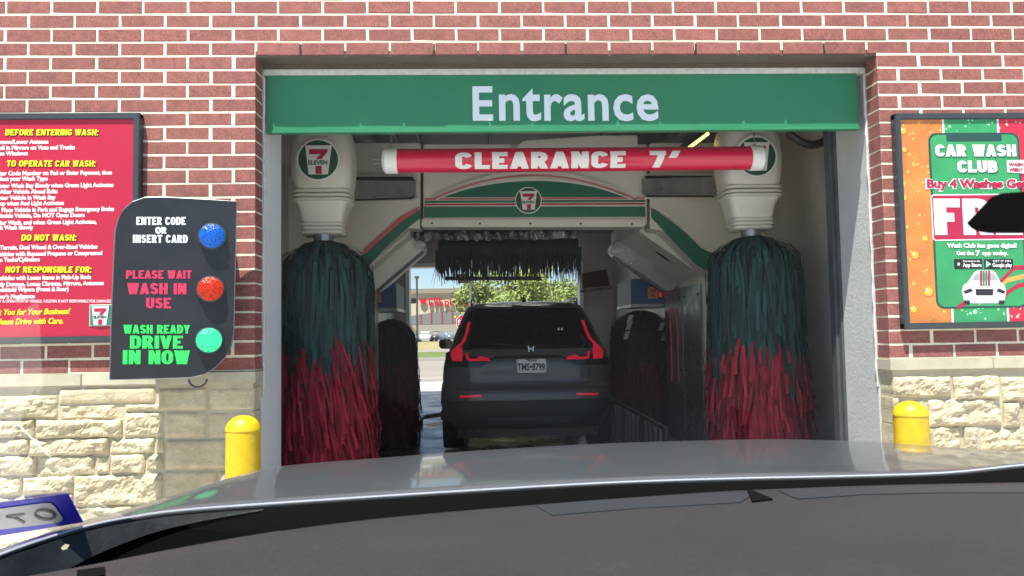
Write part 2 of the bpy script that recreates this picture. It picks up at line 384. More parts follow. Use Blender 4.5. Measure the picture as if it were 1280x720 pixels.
D['steeldark'] = mat('dark_grey_steel', (.10, .11, .12), .5, metal=.4, var=.15)
D['foil'] = mat('crumpled_foil', (.34, .34, .33), .22, metal=.9, bump=.03, bscale=14, var=.3, vscale=14)
D['stripgreen'] = mat('brush_strip_teal', (.0120, .047, .042), .85, var=.4, vscale=28, bump=.003, bscale=60, stretch=(1, 1, .12), island=.5)
D['stripred'] = mat('brush_strip_red', (.27, .009, .030), .85, var=.4, vscale=28, bump=.003, bscale=60, stretch=(1, 1, .12), island=.5)
D['stripdark'] = mat('brush_strip_black', (.010, .014, .018), .8, var=.3, island=.5)
D['stripmaroon'] = mat('brush_strip_maroon', (.085, .010, .018), .85, var=.3, island=.5)
D['blackcore'] = mat('brush_core_dark', (.008, .015, .016), .9)
D['black'] = mat('black_plastic', (.012, .012, .013), .5)
D['rubber'] = mat('tyre_rubber', (.018, .018, .019), .8)
D['blue'] = mat('box_blue', (.02, .07, .20), .4)
D['orange'] = mat('decal_orange', (.50, .25, .06), .5)
D['led'] = mat('lamp_yellow_lit', (.9, .7, .1), .5, emit=(1, .72, .12), estr=2.2)
D['paint'] = mat('suv_grey_paint', (.078, .086, .085), .45, metal=.0, coat=.5, var=.06, vscale=2)
D['carglass'] = mat('suv_black_glass', (.006, .007, .008), .06, spec=.6)
D['glossblack'] = mat('suv_gloss_black', (.010, .011, .012), .2)
D['cladding'] = mat('suv_black_cladding', (.022, .024, .026), .65)
D['taillit'] = mat('taillight_lit', (.5, .01, .04), .25, emit=(1, .012, .06), estr=.12, coat=.4)
D['taildark'] = mat('taillight_dark_lens', (.06, .006, .010), .15, coat=.6)
D['chrome'] = mat('chrome', (.6, .62, .64), .15, metal=1)
D['plate'] = mat('plate_white', (.78, .80, .80), .45, var=.05, vscale=30)
D['plateink'] = mat('plate_black_ink', (.02, .02, .025), .5)
D['hood'] = mat('own_hood_grey_metallic', (.085, .095, .105), .36, metal=.15, coat=.6, var=.03, vscale=3)
D['lipglint'] = mat('bonnet_edge_glint', (.5, .52, .54), .25, metal=.4, coat=1)  # sun glint on the bonnet's rear edge, put into the colour
D['dash'] = mat('dashboard_soft_plastic', (.0205, .0200, .0222), .6, bump=.0012, bscale=260, var=.14, vscale=7, col2=(.032, .031, .033), c2scale=140, c2amt=.5)
D['dash2'] = mat('dashboard_defroster_trim', (.022, .027, .032), .5, var=.06, vscale=20)
D['cowl'] = mat('cowl_black', (.002, .002, .002), .9, spec=.1)
D['cowlgrey'] = mat('cowl_dusty_grey', (.006, .0075, .008), .45, var=.5, vscale=35, bump=.001)
D['stblue'] = mat('sticker_blue', (.02, .022, .62), .5)
D['stwhite'] = mat('sticker_white', (.55, .56, .60), .5, var=.04)
D['stgrey'] = mat('sticker_grey_ink', (.13, .13, .14), .5)
D['concrete'] = mat('concrete_pale', (.44, .43, .41), .85, var=.12, vscale=.8, bump=.001, bscale=30)
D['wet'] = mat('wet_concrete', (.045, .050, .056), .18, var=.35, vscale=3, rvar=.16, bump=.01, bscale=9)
D['road'] = mat('road_concrete', (.24, .215, .18), .9, var=.08, vscale=.3, stretch=(.15, 1, 1))
D['kerb'] = mat('kerb_concrete', (.36, .35, .32), .9)
D['grassgreen'] = mat('verge_grass', (.11, .16, .035), .95, var=.25, vscale=1.2, bump=.05, bscale=8)
D['grasstan'] = mat('dry_grass', (.27, .235, .10), .95, var=.2, vscale=.6, bump=.05, bscale=6)
D['ground'] = mat('earth_ground', (.26, .24, .12), .95, var=.2, vscale=.1)
D['asphalt'] = mat('parking_asphalt', (.20, .19, .18), .9, var=.1, vscale=.3)
D['shopcream'] = mat('pharmacy_cream_stucco', (.52, .47, .33), .9, var=.03)
D['shoptan'] = mat('pharmacy_tan_cornice', (.27, .24, .18), .9)
D['shopbase'] = mat('pharmacy_base', (.36, .32, .25), .9)
D['shopred'] = mat('pharmacy_red', (.50, .01, .035), .5)
D['shopglass'] = mat('pharmacy_glass', (.20, .21, .20), .2)
D['leaf'] = mat('leaf_yellow_green', (.21, .265, .06), .7, var=.3, vscale=1.1)
D['leafd'] = mat('leaf_mid_green', (.13, .17, .04), .7, var=.4, vscale=1.1)
D['bark'] = mat('bark', (.12, .09, .07), .9, var=.2)
D['stopred'] = mat('stop_red', (.50, .01, .03), .5)
D['carwhite'] = mat('parked_white', (.7, .7, .7), .3, coat=.6)
D['carsilver'] = mat('parked_silver', (.25, .30, .36), .3, metal=.5, coat=.6)
D['cardark'] = mat('parked_dark', (.03, .03, .04), .3, coat=.6)

# lamp lenses with a faceted look
def lens(name, col, e, s):
    m = mat(name, col, .3, coat=0, emit=e, estr=s, spec=.35)
    n = m.node_tree.nodes; L = m.node_tree.links
    t = n.new('ShaderNodeTexCoord'); v = n.new('ShaderNodeTexVoronoi'); v.inputs['Scale'].default_value = 110
    L.new(t.outputs['Object'], v.inputs['Vector']); bp = n.new('ShaderNodeBump'); bp.inputs['Distance'].default_value = .003
    L.new(v.outputs['Distance'], bp.inputs['Height']); L.new(bp.outputs[0], n['Principled BSDF'].inputs['Normal'])
    mr = n.new('ShaderNodeMapRange'); mr.inputs['From Max'].default_value = .8; mr.inputs['To Min'].default_value = s*1.9; mr.inputs['To Max'].default_value = s*.25
    L.new(v.outputs['Distance'], mr.inputs[0]); L.new(mr.outputs[0], n['Principled BSDF'].inputs['Emission Strength'])
    return m
D['lblue'] = lens('lamp_blue', (.0, .05, .24), (.0, .20, 1), .20)
D['lred'] = lens('lamp_red', (.26, .012, .002), (1, .05, .0), .20)
D['lgreen'] = lens('lamp_green_lit', (.01, .22, .09), (.05, 1, .38), .50)

# ------------------------------------------------------------ ground, roads
def sheet(name, x0, x1, y0, y1, z, m, kind='structure'):
    b = MB(); b.add([(x0, y0, z), (x1, y0, z), (x1, y1, z), (x0, y1, z)], [(0, 1, 2, 3)]); return b.build(name, m, kind=kind, fixn=False)
sheet('ground', -900, 900, -300, 1500, -.02, D['ground'])
sheet('driveway', -30, 30, -30, 21, -.016, D['concrete'])
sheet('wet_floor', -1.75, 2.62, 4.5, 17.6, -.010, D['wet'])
sheet('road', -200, 200, 21.2, 36, -.016, D['road'])
b = MB(); b.box(-200, 200, 20.9, 21.2, -.1, .08); b.box(-200, 200, 36, 36.3, -.1, .14)
b.build('kerb', D['kerb'], kind='structure')
sheet('grass_verge', -200, 200, 36.3, 48, .10, D['grassgreen'])
sheet('pavement', -200, 200, 48, 56, .11, D['road'])
b = MB(); b.add([(-200, 56, .10), (200, 56, .10), (200, 108, .02), (-200, 108, .02)], [(0, 1, 2, 3)]); b.build('dry_verge', D['grasstan'], kind='structure', fixn=False)
sheet('parking_lot', -120, 120, 108, 150, .03, D['asphalt'])

# ------------------------------------------------------------ the car wash building
XL, XR = -1.305, 2.387; YF = 4.40; ZL = 2.957; CH = .083; BL = .2595; NJ = 22; ZS = ZL-NJ*CH
bld = thing('car_wash_building', 'red brick car wash building with pale stone base and open drive-through bay', 'car wash', (.5, 4.4, 0))
WX0, WX1, WZ1 = -4.6, 5.6, 4.7
b = MB(); r_ = .0016
b.box(WX0, XL-r_, YF+r_, YF+.139, ZS-.002, WZ1); b.box(XR+r_, WX1, YF+r_, YF+.139, ZS-.002, WZ1)
b.box(XL-r_, XR+r_, YF+r_, YF+.139, ZL+CH, WZ1); 
b.box(XL-r_, XR+r_, YF+r_+.001, YF+.139, ZL+.03, ZL+CH); b.box(XL-r_, XR+r_, YF+.016, YF+.139, ZL+.008, ZL+.03)
b.build('mortar_bed', D['mortar'], bld)
# bricks: six slightly different meshes, then shared by every brick
def brick_mesh(L, seed):
    rnd = random.Random(seed); j = lambda a=.0012: rnd.uniform(-a, a)
    hx, hz, c = L/2, (CH-.0105)/2, .003; V = []
    for y, ins in ((.138, 0), (.003, 0), (0, c)):
        for sx, sz in ((-1, -1), (1, -1), (1, 1), (-1, 1)): V.append(Vector((sx*(hx-ins)+j(), y+(j(.0006) if y == 0 else 0), sz*(hz-ins)+j())))
    F = [(8, 9, 10, 11)]+[(4+i, 4+(i+1) % 4, 8+(i+1) % 4, 8+i) for i in range(4)]+[(i, (i+1) % 4, 4+(i+1) % 4, 4+i) for i in range(4)]
    me = bpy.data.meshes.new('brick'); me.from_pydata(V, [], F); me.materials.append(D['brick']); return me
full = [brick_mesh(BL-.0125, i) for i in range(6)]; half = [brick_mesh(BL/2-.012, 20+i) for i in range(3)]
bricks = []
nrow = int((WZ1-ZS)/CH)
for k in range(nrow):
    zc = ZS+CH*(k+.5); above = k >= NJ; even = k % 2 == 0
    rj = random.Random(k)
    def put(x0, x1):
        if x1 < WX0 or x0 > WX1: return
        bricks.append(((x0+x1)/2, zc, x1-x0, k))
    if not above:
        x = XL; first = True
        while x > WX0:
            L = BL*(.5 if (first and not even) else 1); put(x-L, x); x -= L; first = False
        x = XR; first = True
        while x < WX1:
            L = BL*(.5 if (first and even) else 1); put(x, x+L); x += L; first = False
    else:
        x = XL-BL*(1 if even else .5)-BL*16
        while x < WX1: put(x, x+BL); x += BL
def onscreen(x, z):
    px, py = proj(Vector((x, YF, z))); return -25 < px < 1305 and -8 < py < 470
def behind_sign(x, z):
    px, py = proj(Vector((x, YF, z)))
    return (px < 150 and 150 < py < 415) or (px > 1150 and 165 < py < 395) or (150 < px < 280 and 262 < py < 470)
bricks.sort(key=lambda t: (not onscreen(t[0], t[1])) or behind_sign(t[0], t[1]))
rb = random.Random(3)
Minv = chain(bld).inverted(); rest = MB(); cnt = 0
for x, z, L, k in bricks:
    me = rb.choice(full if L > BL*.7 else half); dx = rb.uniform(-.0018, .0018); dz = rb.uniform(-.001, .001); dy = rb.uniform(-.0012, .0008)
    edge = (k < NJ) and (abs(x-L/2-XR) < .02 or abs(x+L/2-XL) < .02)
    if edge: dx = (.0062 if x < 0 else -.0062)
    if cnt < 300 and onscreen(x, z) and not behind_sign(x, z):
        o = link('brick', me, bld); o.location = Minv @ Vector((x+dx, YF+dy, z+dz)); o.rotation_euler = (rb.uniform(-.004, .004), rb.uniform(-.003, .003), rb.uniform(-.004, .004)); cnt += 1
    else:
        rest.add([v.co+Vector((x+dx, YF+dy, z+dz)) for v in me.vertices], [tuple(p.vertices) for p in me.polygons])
rest.build('brick_courses', D['brick'], bld, kind='stuff', fixn=False)
print('bricks', cnt, len(bricks))
# weep holes in the lintel course
for x in [XL+BL*(1.5+3*i) - BL*(.5 if NJ % 2 == 0 else 0) for i in range(5)]:
    b = MB(); b.box(x-.005, x+.005, YF+.001, YF+.02, ZL+.006, ZL+.07); b.build('weep_hole', D['black'], bld)
# lintel steel, white head strip, jambs
b = MB(); b.box(XL-.1, XR+.1, YF+.012, YF+.1395, ZL-.004, ZL+.0075); b.build('lintel', D['lintel'], bld)
b = MB(); b.box(XL+.004, XR-.004, YF+.128, YF+.20, ZL-.068, ZL-.034); b.build('head_trim', D['caulk'], bld, bevel=.004)
b = MB(); b.box(XL, XR, YF+.140, YF+.22, ZL-.033, ZL+.004); b.build('head_plate', D['lintel'], bld)
b = MB(); b.box(-1.9, XL+.004, YF+.14, 4.95, -.05, 3.9); b.build('jamb', D['jambwhite'], bld)
b = MB(); b.box(XR-.004, 2.9, YF+.14, 4.95, -.05, 3.9); b.build('jamb', D['plaster'], bld, label='rough plastered white jamb on the right of the bay opening')
b = MB()
for x, s in ((XL, 1), (XR, -1)):
    pts = [Vector((x+s*.008+rb.uniform(-.003, .003), YF+.142, z*.06)) for z in range(16, 49)]
    b.tube(pts, .007, 6, rs=[rb.uniform(.005, .011) for _ in pts])
b.build('caulk_bead', D['caulk'], bld, smooth=True)
b = MB(); b.box(XL-.3, XR+.3, 4.62, 4.95, ZL, 3.9); b.build('header_wall', D['inwall'], bld)
BX0, BX1, YE = -1.75, 2.62, 15.0
ZC = 3.55
b = MB(); b.box(BX0-.25, BX0, 4.96, YE, -.05, ZC); b.build('side_wall', D['inwall'], bld, label='bay wall on the left of the wash lane')
b = MB(); b.box(BX1, BX1+.25, 4.96, YE, -.05, ZC); b.build('side_wall', D['inwall'], bld, label='bay wall on the right of the wash lane')
b = MB(); b.box(-4.6, 5.6, 4.56, YE+.3, ZC+.001, ZC+.3); b.build('ceiling', D['ceil'], bld)
b = MB(); b.box(-4.6, -4.4, 4.56, YE+.3, -.05, ZC); b.box(5.4, 5.6, 4.56, YE+.3, -.05, ZC); b.build('outer_wall', D['mortar'], bld)
EX0, EX1, EZ = -1.515, 1.986, 2.69
b = MB(); b.box(-4.4, EX0, YE, YE+.3, -.05, ZC); b.box(EX1, 5.4, YE, YE+.3, -.05, ZC); b.box(EX0, EX1, YE, YE+.3, EZ, ZC)
b.build('rear_wall', D['inwall'], bld)
b = MB(); b.box(EX0, EX0+.07, YE-.04, YE+.33, 0, EZ-.07); b.box(EX1-.07, EX1, YE-.04, YE+.33, 0, EZ-.07); b.box(EX0, EX1, YE-.04, YE+.33, EZ-.07, EZ)
b.build('exit_frame', D['jambwhite'], bld)
# vertical door tracks behind the jambs
for x0, x1 in ((XL-.06, XL-.012), (XR-.02, XR+.022)):
    b = MB(); b.box(x0, x1, 4.955, 5.03, 0, 3.0); b.box(x0-.02, x0+.008, 4.99, 5.06, 0, 3.0); b.build('door_track', D['steeldark'], bld)
# sills
for xa, xb, seed in ((WX0, XL+.012, 1), (XR-.012, WX1, 2)):
    rs = random.Random(seed); x = xb if seed == 1 else xa
    cuts = [xa]
    c = (P(104, 470, YF).x if seed == 1 else P(1239, 455, YF).x)
    xs = sorted([xa, c-1.25, c, c+1.2, xb] if seed == 1 else [xa, c, c+1.1, xb]); xs = [q for q in xs if xa <= q <= xb]
    for p, q in zip(xs, xs[1:]):
        if q-p < .02: continue
        dy = rs.uniform(-.002, .002)
        b = MB(); b.box(p+.002, q-.002, YF-.022+dy, YF+.139, ZS-.068, ZS-.004); b.build('sill_stone', D['sill'], bld, bevel=.003)
# split-face limestone base
b = MB(); b.box(WX0, XL-.008, YF-.001, YF+.139, -.1, ZS-.069); b.box(XR+.008, WX1, YF-.001, YF+.139, -.1, ZS-.069); b.build('stone_backing', D['smortar'], bld)
def stone(x0, x1, z0, z1, seed, flat=False):
    g = .007; x0 += g; x1 -= g; z0 += g; z1 -= g
    if x1-x0 < .02 or z1-z0 < .02: return
    nx = max(3, int((x1-x0)/.011)); nz = max(3, int((z1-z0)/.011)); off = Vector((seed*7.31, seed*3.17, seed*1.9)); b = MB(); V = []; F = []
    dep = (.026 if flat else .04)*(.7+.6*((seed*.37) % 1)); rough = .004 if flat else .019
    for j in range(nz+1):
        for i in range(nx+1):
            u, v = i/nx, j/nz; x = x0+(x1-x0)*u; z = z0+(z1-z0)*v
            ex = min(u, 1-u)*(x1-x0); ez = min(v, 1-v)*(z1-z0); e = min(1, ex/.022)*min(1, ez/.02)
            p = Vector((x, 0, z))
            nz1 = noise.fractal(p*8+off, .7, 2.1, 6); nz2 = abs(noise.noise(Vector((p.x*9, 0, p.z*22))+off))+.5*abs(noise.noise(p*50+off))
            wob = noise.noise(p*14+off*2)*.008*(1 if not flat else .3)
            y = YF+.012-(dep*(.5+.5*e**.5)+rough*nz1*(.25+.75*e)-rough*.7*nz2*e)
            border = i in (0, nx) or j in (0, nz)
            V.append(Vector((x+wob, min(y, YF+.010), z+noise.noise(p*14-off)*.008*(.3 if flat else 1))))
    for j in range(nz):
        for i in range(nx): a = j*(nx+1)+i; F.append((a, a+1, a+nx+2, a+nx+1))
    k = len(V); ring = [i for i in range(nx+1)]+[j*(nx+1)+nx for j in range(1, nz+1)]+[nz*(nx+1)+i for i in range(nx-1, -1, -1)]+[j*(nx+1) for j in range(nz-1, 0, -1)]
    for r in ring: V.append(Vector((V[r].x, YF+.13, V[r].z)))
    for a in range(len(ring)): c = (a+1) % len(ring); F.append((ring[c], ring[a], k+a, k+c))
    b.add(V, F); o = b.build('stone', D['stone'], bld, fixn=False); return o
def srect(c, s, ox, oy, flat=False):
    xa, za = XZ(P(ox+c[0]/s, oy+c[1]/s, YF)); xb, zb = XZ(P(ox+c[2]/s, oy+c[3]/s, YF))
    return [xa, xb, min(za, zb), max(za, zb), flat]
L_ = [srect(c, 2.57, 0, 440, f) for c, f in [((-60, 140, 188, 215), 0), ((188, 114, 505, 166), 1), ((190, 166, 400, 217), 0), ((400, 166, 526, 192), 0), ((505, 114, 670, 188), 1), ((670, 114, 838, 188), 1),
     ((-90, 216, 117, 277), 0), ((117, 217, 396, 276), 0), ((396, 192, 526, 275), 0), ((526, 190, 666, 277), 1), ((666, 190, 838, 279), 1),
     ((-60, 278, 97, 331), 0), ((97, 277, 354, 331), 0), ((354, 276, 500, 326), 0), ((500, 276, 530, 326), 0), ((530, 279, 732, 376), 1), ((732, 281, 838, 378), 1),
     ((-60, 332, 124, 398), 0), ((124, 332, 307, 398), 0), ((307, 332, 357, 393), 0), ((357, 326, 468, 390), 0), ((468, 326, 529, 380), 0),
     ((-60, 399, 76, 462), 0), ((76, 399, 238, 455), 0), ((238, 394, 524, 492), 0), ((526, 380, 700, 470), 1), ((700, 380, 838, 470), 1),
     ((-60, 463, 90, 540), 0), ((90, 457, 237, 540), 0), ((237, 493, 520, 560), 0), ((520, 472, 690, 560), 0), ((690, 472, 838, 560), 0)]]
R_ = [srect(c, 4.5, 1080, 440, f) for c, f in [((90, 128, 150, 250), 0), ((150, 135, 490, 255), 0), ((490, 132, 760, 268), 0), ((760, 135, 1010, 278), 0), ((90, 252, 200, 405), 0), ((200, 256, 350, 412), 0), ((350, 262, 772, 415), 0), ((772, 280, 880, 425), 0),
     ((880, 282, 1090, 410), 0), ((90, 407, 200, 540), 0), ((200, 414, 360, 540), 0), ((360, 418, 548, 550), 0), ((548, 418, 642, 550), 0), ((642, 428, 940, 556), 0), ((940, 425, 1150, 560), 0)]]
sd = 1
def clampx(r):
    if r[0] < 0: r[1] = min(r[1], XL+.004)
    else: r[0] = max(r[0], XR-.004)
    r[3] = min(r[3], ZS-.066); return r
for r in L_+R_: r = clampx(r); stone(*r[:4], sd, bool(r[4])); sd += 1
for (xa, xb, zt) in ((P(-30, 560, YF).x-1.9, P(-30, 560, YF).x, ZS-.07), (P(1300, 500, YF).x, WX1, ZS-.07)):
    z = zt; rs = random.Random(int(xa*10))
    while z > .05:
        hh = rs.uniform(.11, .19); x = xa
        while x < xb: ww = rs.uniform(.18, .5); stone(x, min(x+ww, xb), max(z-hh, 0), z, sd); sd += 1; x += ww
        z -= hh
for (xa, xb, zt) in ((P(-30, 640, YF).x, XL, min(r[2] for r in L_)-.0), (XR, P(1300, 500, YF).x, min(r[2] for r in R_))):
    z = zt; rs = random.Random(int(xb*10))
    while z > .02:
        hh = rs.uniform(.13, .2); x = xa
        while x < xb-.02: ww = rs.uniform(.2, .5); stone(x, min(x+ww, xb), max(z-hh, 0), z, sd); sd += 1; x += ww
        z -= hh
# conduits and hanging cables on the bay ceiling
b = MB()
for x in (-.95, -.7, .1, 1.35, 1.55): b.tube([(x, 5.0, ZC-.05), (x, 14.5, ZC-.05)], .018, 8)
for y in (5.6, 6.3, 7.8, 9.5): b.tube([(BX0, y, ZC-.09), (BX1, y, ZC-.09)], .015, 8)
b.build('ceiling_conduit', D['steeldark'], bld)
b = MB(); b.tube([(-1.40, 5.2, 3.5), (-1.405, 5.2, 2.4), (-1.40, 5.2, 1.98)], .006, 6); b.tube([(-1.40, 5.2, 2.0), (-1.40, 5.2, 1.96)], .011, 8); b.build('hanging_cord', D['gantry'], bld)
for x in (-1.2, 2.1):
    b = MB(); b.box(x-.05, x+.05, 5.0, 14.6, ZC-.2, ZC-.11); b.build('gantry_rail', D['steel'], bld)

# ------------------------------------------------------------ entrance sign
pl = Yplane(4.54)
x0, z1 = XZ(P(333, 89, 4.54)); x1, z0 = XZ(P(1074, 164, 4.54))
z1 = 2.888; z0 = 2.535
es = thing('entrance_sign', 'long green sign board lettered Entrance across the top of the bay opening', 'sign', ((x0+x1)/2, 4.57, z0))
b = MB(); b.box(x0, x1, 4.54, 4.58, z0, z1); b.build('sign_board', D['green'], es, bevel=.004)
b = MB(); b.box(x0+.001, x1-.001, 4.530, 4.5395, z0, z0+.018); b.build('drip_edge', D['green'], es, bevel=.002)
text('lettering', 'E', pl, 591, 616.5, 107, 151, D['signwhite'], es, off=.022, h=.001, th=.003)
text('lettering', 'ntrance', pl, 624, 823.5, 102.5, 151, D['signwhite'], es, off=.020, h=.001, th=.003, sp=1.07)

# ------------------------------------------------------------ clearance bar (hangs inside the opening)
YB, RB = 4.95, .078
cz = P(715, 199.5, YB).z; xa = P(480, 199, YB).x; xb = P(953, 199, YB).x
cb = thing('clearance_bar', 'red plastic tube with white end caps hanging in the opening, lettered CLEARANCE 7\'', 'clearance bar', ((xa+xb)/2, YB, cz))
b = MB(); b.lathe((0, YB, cz), [(RB, xa+.03), (RB, xb-.03)], 32, 'x'); b.build('tube', D['redtube'], cb, smooth=True)
for s, x in ((1, xa), (-1, xb)):
    b = MB(); b.lathe((x, YB, cz), [(RB*.5, s*-.012), (RB*.85, s*-.006), (RB+.005, s*.012), (RB+.006, s*.09)], 32, 'x'); b.build('end_cap', D['white'], cb, smooth=True)
pb = Yplane(YB)
pb_front = Plane((0, YB-RB, 0), (1, 0, 0))
class Bent:                                       # letters wrapped round the tube
    def uv(s, px, py): return pb_front.uv(px, py)
    def pt(s, u, v, h=0): return pb_front.pt(u, v, h)
bb = Bent(); bb.o = Vector((0, YB, 0))
block('lettering', "CLEARANCE  7'", bb, 569, 852, 189, 211, D['white'], cb, wid=.62, tv=.42, th_=.26, gap=.15, h=.0008, t=.001, bend=(cz, RB))
b = MB()
for x in (xa+.045, xb-.05):
    for q in range(9):
        z_ = cz+RB-.01+q*.035; b.tube([(x+(.008 if q % 2 else 0)*cos(a), YB+(0 if q % 2 else .008)*cos(a), z_+.021*sin(a)) for a in [2*pi*k/8 for k in range(9)]], .003, 4)
b.build('hanging_chain', D['steel'], cb)
b = MB(); b.tube([(xa-.07, YB+.03, cz+.02), (xa+.01, YB, cz+.02)], .006, 6); b.tube([(xa-.07, YB+.03, cz-.01), (xa+.01, YB, cz-.01)], .006, 6); b.build('end_bolt', D['steel'], cb)

# ------------------------------------------------------------ instruction board on the left wall
pl = Yplane(YF-.045)
def board(name, label, cat, px_in, xr_out, top, bot, face, left):
    """framed board; inner edge nearest the opening given in pixels"""
    u, zt = pl.uv(px_in, top); _, zb = pl.uv(px_in, bot)
    o = thing(name, label, cat, (u, YF, zb))
    W = .97; a, c = (u-W, u) if left else (u, u+W); f = .036
    g = MB(); g.box(a+f*.7, c-f*.7, YF-.040, YF-.002, zb+f*.7, zt-f*.7); g.build('board', face, o)
    for q in ((a, c, zt-f, zt), (a, c, zb, zb+f)):
        g = MB(); g.box(q[0], q[1], YF-.052, YF-.001, q[2], q[3]); g.build('frame_rail', D['frame'], o, bevel=.004)
    for q in ((a, a+f), (c-f, c)):
        g = MB(); g.box(q[0], q[1], YF-.0535, YF-.0012, zb+.002, zt-.002); g.build('frame_rail', D['frame'], o, bevel=.004)
    return o, a+f, c-f, zb+f, zt-f
ib, a, c, zb, zt = board('instruction_board', 'red framed board of car wash instructions in yellow and white lettering on the brick wall', 'sign', 175.5, None, 141, 427, D['redsign'], True)
pl = Yplane(YF-.040)
for s, xa_, xb_, y in (('BEFORE ENTERING WASH:', 6.7, 123.5, 165.5), ('TO OPERATE CAR WASH:', 9, 120, 204.5), ('DO NOT WASH:', 27, 96, 297), ('NOT RESPONSIBLE FOR:', 7, 115, 337)):
    block('heading', s, pl, xa_, xb_, y-3.8, y+3.8, D['yellowtxt'], ib, wid=.5, tv=.26, th_=.2, gap=.10, shear=.10, h=.0025, t=.001)
    block('heading_shadow', s, pl, xa_+.8, xb_+.8, y-3.2, y+4.6, D['darkred'], ib, wid=.5, tv=.28, th_=.22, gap=.10, shear=.10, h=.0004, t=.0008)
for s, xr, y in (('Remove/Lower Antenna', 61, 177), ('Pull in Mirrors on Vans and Trucks', 94, 184), ('Close Windows', 35, 191.5),
    ('Enter Code Number on Pad or Enter Payment, then', 140, 215.5), ('Select your Wash Type', 60, 223), ('Enter Wash Bay Slowly when Green Light Activates', 142, 231), ('After Vehicle Ahead Exits', 72, 239),
    ('Center Vehicle in Wash Bay', 70, 246.5), ('Stop when Red Light Activates', 80, 253.5), ('Place Vehicle in Park and Engage Emergency Brake', 143, 261), ('Stay inside Vehicle, Do NOT Open Doors', 106, 268.5),
    ('After Wash, and when Green Light Activates,', 121, 277), ('Exit Wash Slowly', 42, 284), ('All Terrain, Dual Wheel & Over-Sized Vehicles', 122, 308), ('Vehicles with Exposed Propane or Compressed', 128, 316), ('Gas Tanks/Cylinders', 50, 324),
    ('Vehicles with Loose Items in Pick-Up Beds', 114, 346), ('Body Damage, Loose Chrome, Mirrors, Antennas', 130, 353.5), ('Windshield Wipers (Front & Rear)', 86, 361), ("Driver's Negligence", 44, 370)):
    text('text_line', s, pl, None, xr, y-2.9, y+2.9, D['pinkwhite'], ib, off=.05, h=.001, th=.0006, aspect=.92)
text('text_line', 'THE SAFETY & OPERATION OF VEHICLE, 7-ELEVEN IS NOT RESPONSIBLE FOR DAMAGES', pl, -20, 139, 375.6, 378.2, D['pinkwhite'], ib, off=.02, h=.001, th=.0006)
text('text_line', 'Thank You for Your Business!', pl, None, 88, 385, 392.5, D['yellowtxt'], ib, off=.025, shear=.3, h=.001, th=.0006, aspect=.86)
text('text_line', 'Please Drive with Care.', pl, None, 79, 397, 404.5, D['yellowtxt'], ib, off=.025, shear=.3, h=.001, th=.0006, aspect=.86)
logo(pl, 126, 394, .062, ib, square=True)

# ------------------------------------------------------------ code / wait / drive light panel, standing off the wall
pA = P(137, 470, YF-.32); pB = P(296.5, 470, YF-.17); al = Vector((pB.x-pA.x, pB.y-pA.y, 0))
pl = Plane((pA.x, pA.y, 0), al)
cp = thing('signal_panel', 'black signal panel with blue, red and glowing green lamps beside the bay opening', 'signal panel', (pA.x+.3, YF, .9))
s_, ox, oy = 2.771, 130, 230
cc = lambda x, y: (ox+x/s_, oy+y/s_)
out = [(20, 678), (24, 500), (32, 300), (38, 165), (48, 125), (68, 88), (98, 62), (140, 47), (200, 45), (330, 52), (459, 60), (456, 200), (452, 380), (449, 520), (440, 560), (420, 600), (385, 635), (345, 660), (300, 670), (160, 675)]
b = MB(); pl.poly(b, [cc(*p) for p in out], -.045, 0); b.build('panel_face', D['panel'], cp, bevel=.003)
b = MB(); n = len(out); vv = [pl.uv(*cc(*p)) for p in out]; cu = sum(v[0] for v in vv)/n; cv = sum(v[1] for v in vv)/n
o2 = [pl.pt(u, v, -.004) for u, v in vv]; b.tube(o2+[o2[0]], .0035, 6); b.build('edge_trim', D['paneledge'], cp)
for s, x0, x1, y0, y1, m, of in (('ENTER CODE', 112, 283, 114, 142, 'txtwhite', .04), ('OR', 178, 217, 149, 172, 'txtwhite', .04), ('INSERT CARD', 100, 290, 176, 204, 'txtwhite', .04),
    ('PLEASE WAIT', 76, 304, 299, 328, 'txtred', .045), ('WASH IN', 80, 286, 343, 382, 'txtred', .045), ('USE', 146, 232, 394, 431, 'txtred', .045),
    ('WASH READY', 67, 298, 488, 518, 'txtgreen', .045), ('DRIVE', 90, 273, 525, 570, 'txtgreen', .045), ('IN NOW', 65, 297, 576, 624, 'txtgreen', .045)):
    (xa_, ya), (xb_, yb) = cc(x0, y0), cc(x1, y1)
    block('lettering', s, pl, xa_, xb_, ya, yb, D[m], cp, wid=.40, tv=.27, th_=.2, gap=.07, h=.0005, t=.001, label={'txtwhite': 'white lettering', 'txtred': 'red lettering', 'txtgreen': 'green lettering'}[m])
for x, y, m, lab in ((376, 182, 'lblue', 'blue round lamp lens'), (370, 364, 'lred', 'red round lamp lens'), (365, 541, 'lgreen', 'glowing green round lamp lens')):
    u, v = pl.uv(*cc(x, y)); c0 = pl.pt(u, v, 0); R = .073; b = MB(); rings = []
    def dr(prof):
        return [[c0+(pl.u*cos(2*pi*k/28)+pl.v*sin(2*pi*k/28))*r+pl.n*h for k in range(28)] for r, h in prof]
    b.loft(dr([(R, 0), (R, .016), (R*.92, .018)])); bz = b.build('lamp_bezel', D['frame'], cp, smooth=True)
    b = MB(); b.loft(dr([(R*.9, .017), (R*.88, .034), (R*.72, .044), (R*.4, .050), (R*.05, .052)])); b.build('lamp_lens', D[m], bz, smooth=True, label=lab)
b = MB()
for q, h in ((cc(90, 330), 0), (cc(400, 330), 0)):
    u, v = pl.uv(*q); p = pl.pt(u, v, -.04); b.box(p.x-.03, p.x+.03, p.y-.005, YF-.001, p.z-.2, p.z+.2)
b.build('wall_bracket', D['steeldark'], cp)
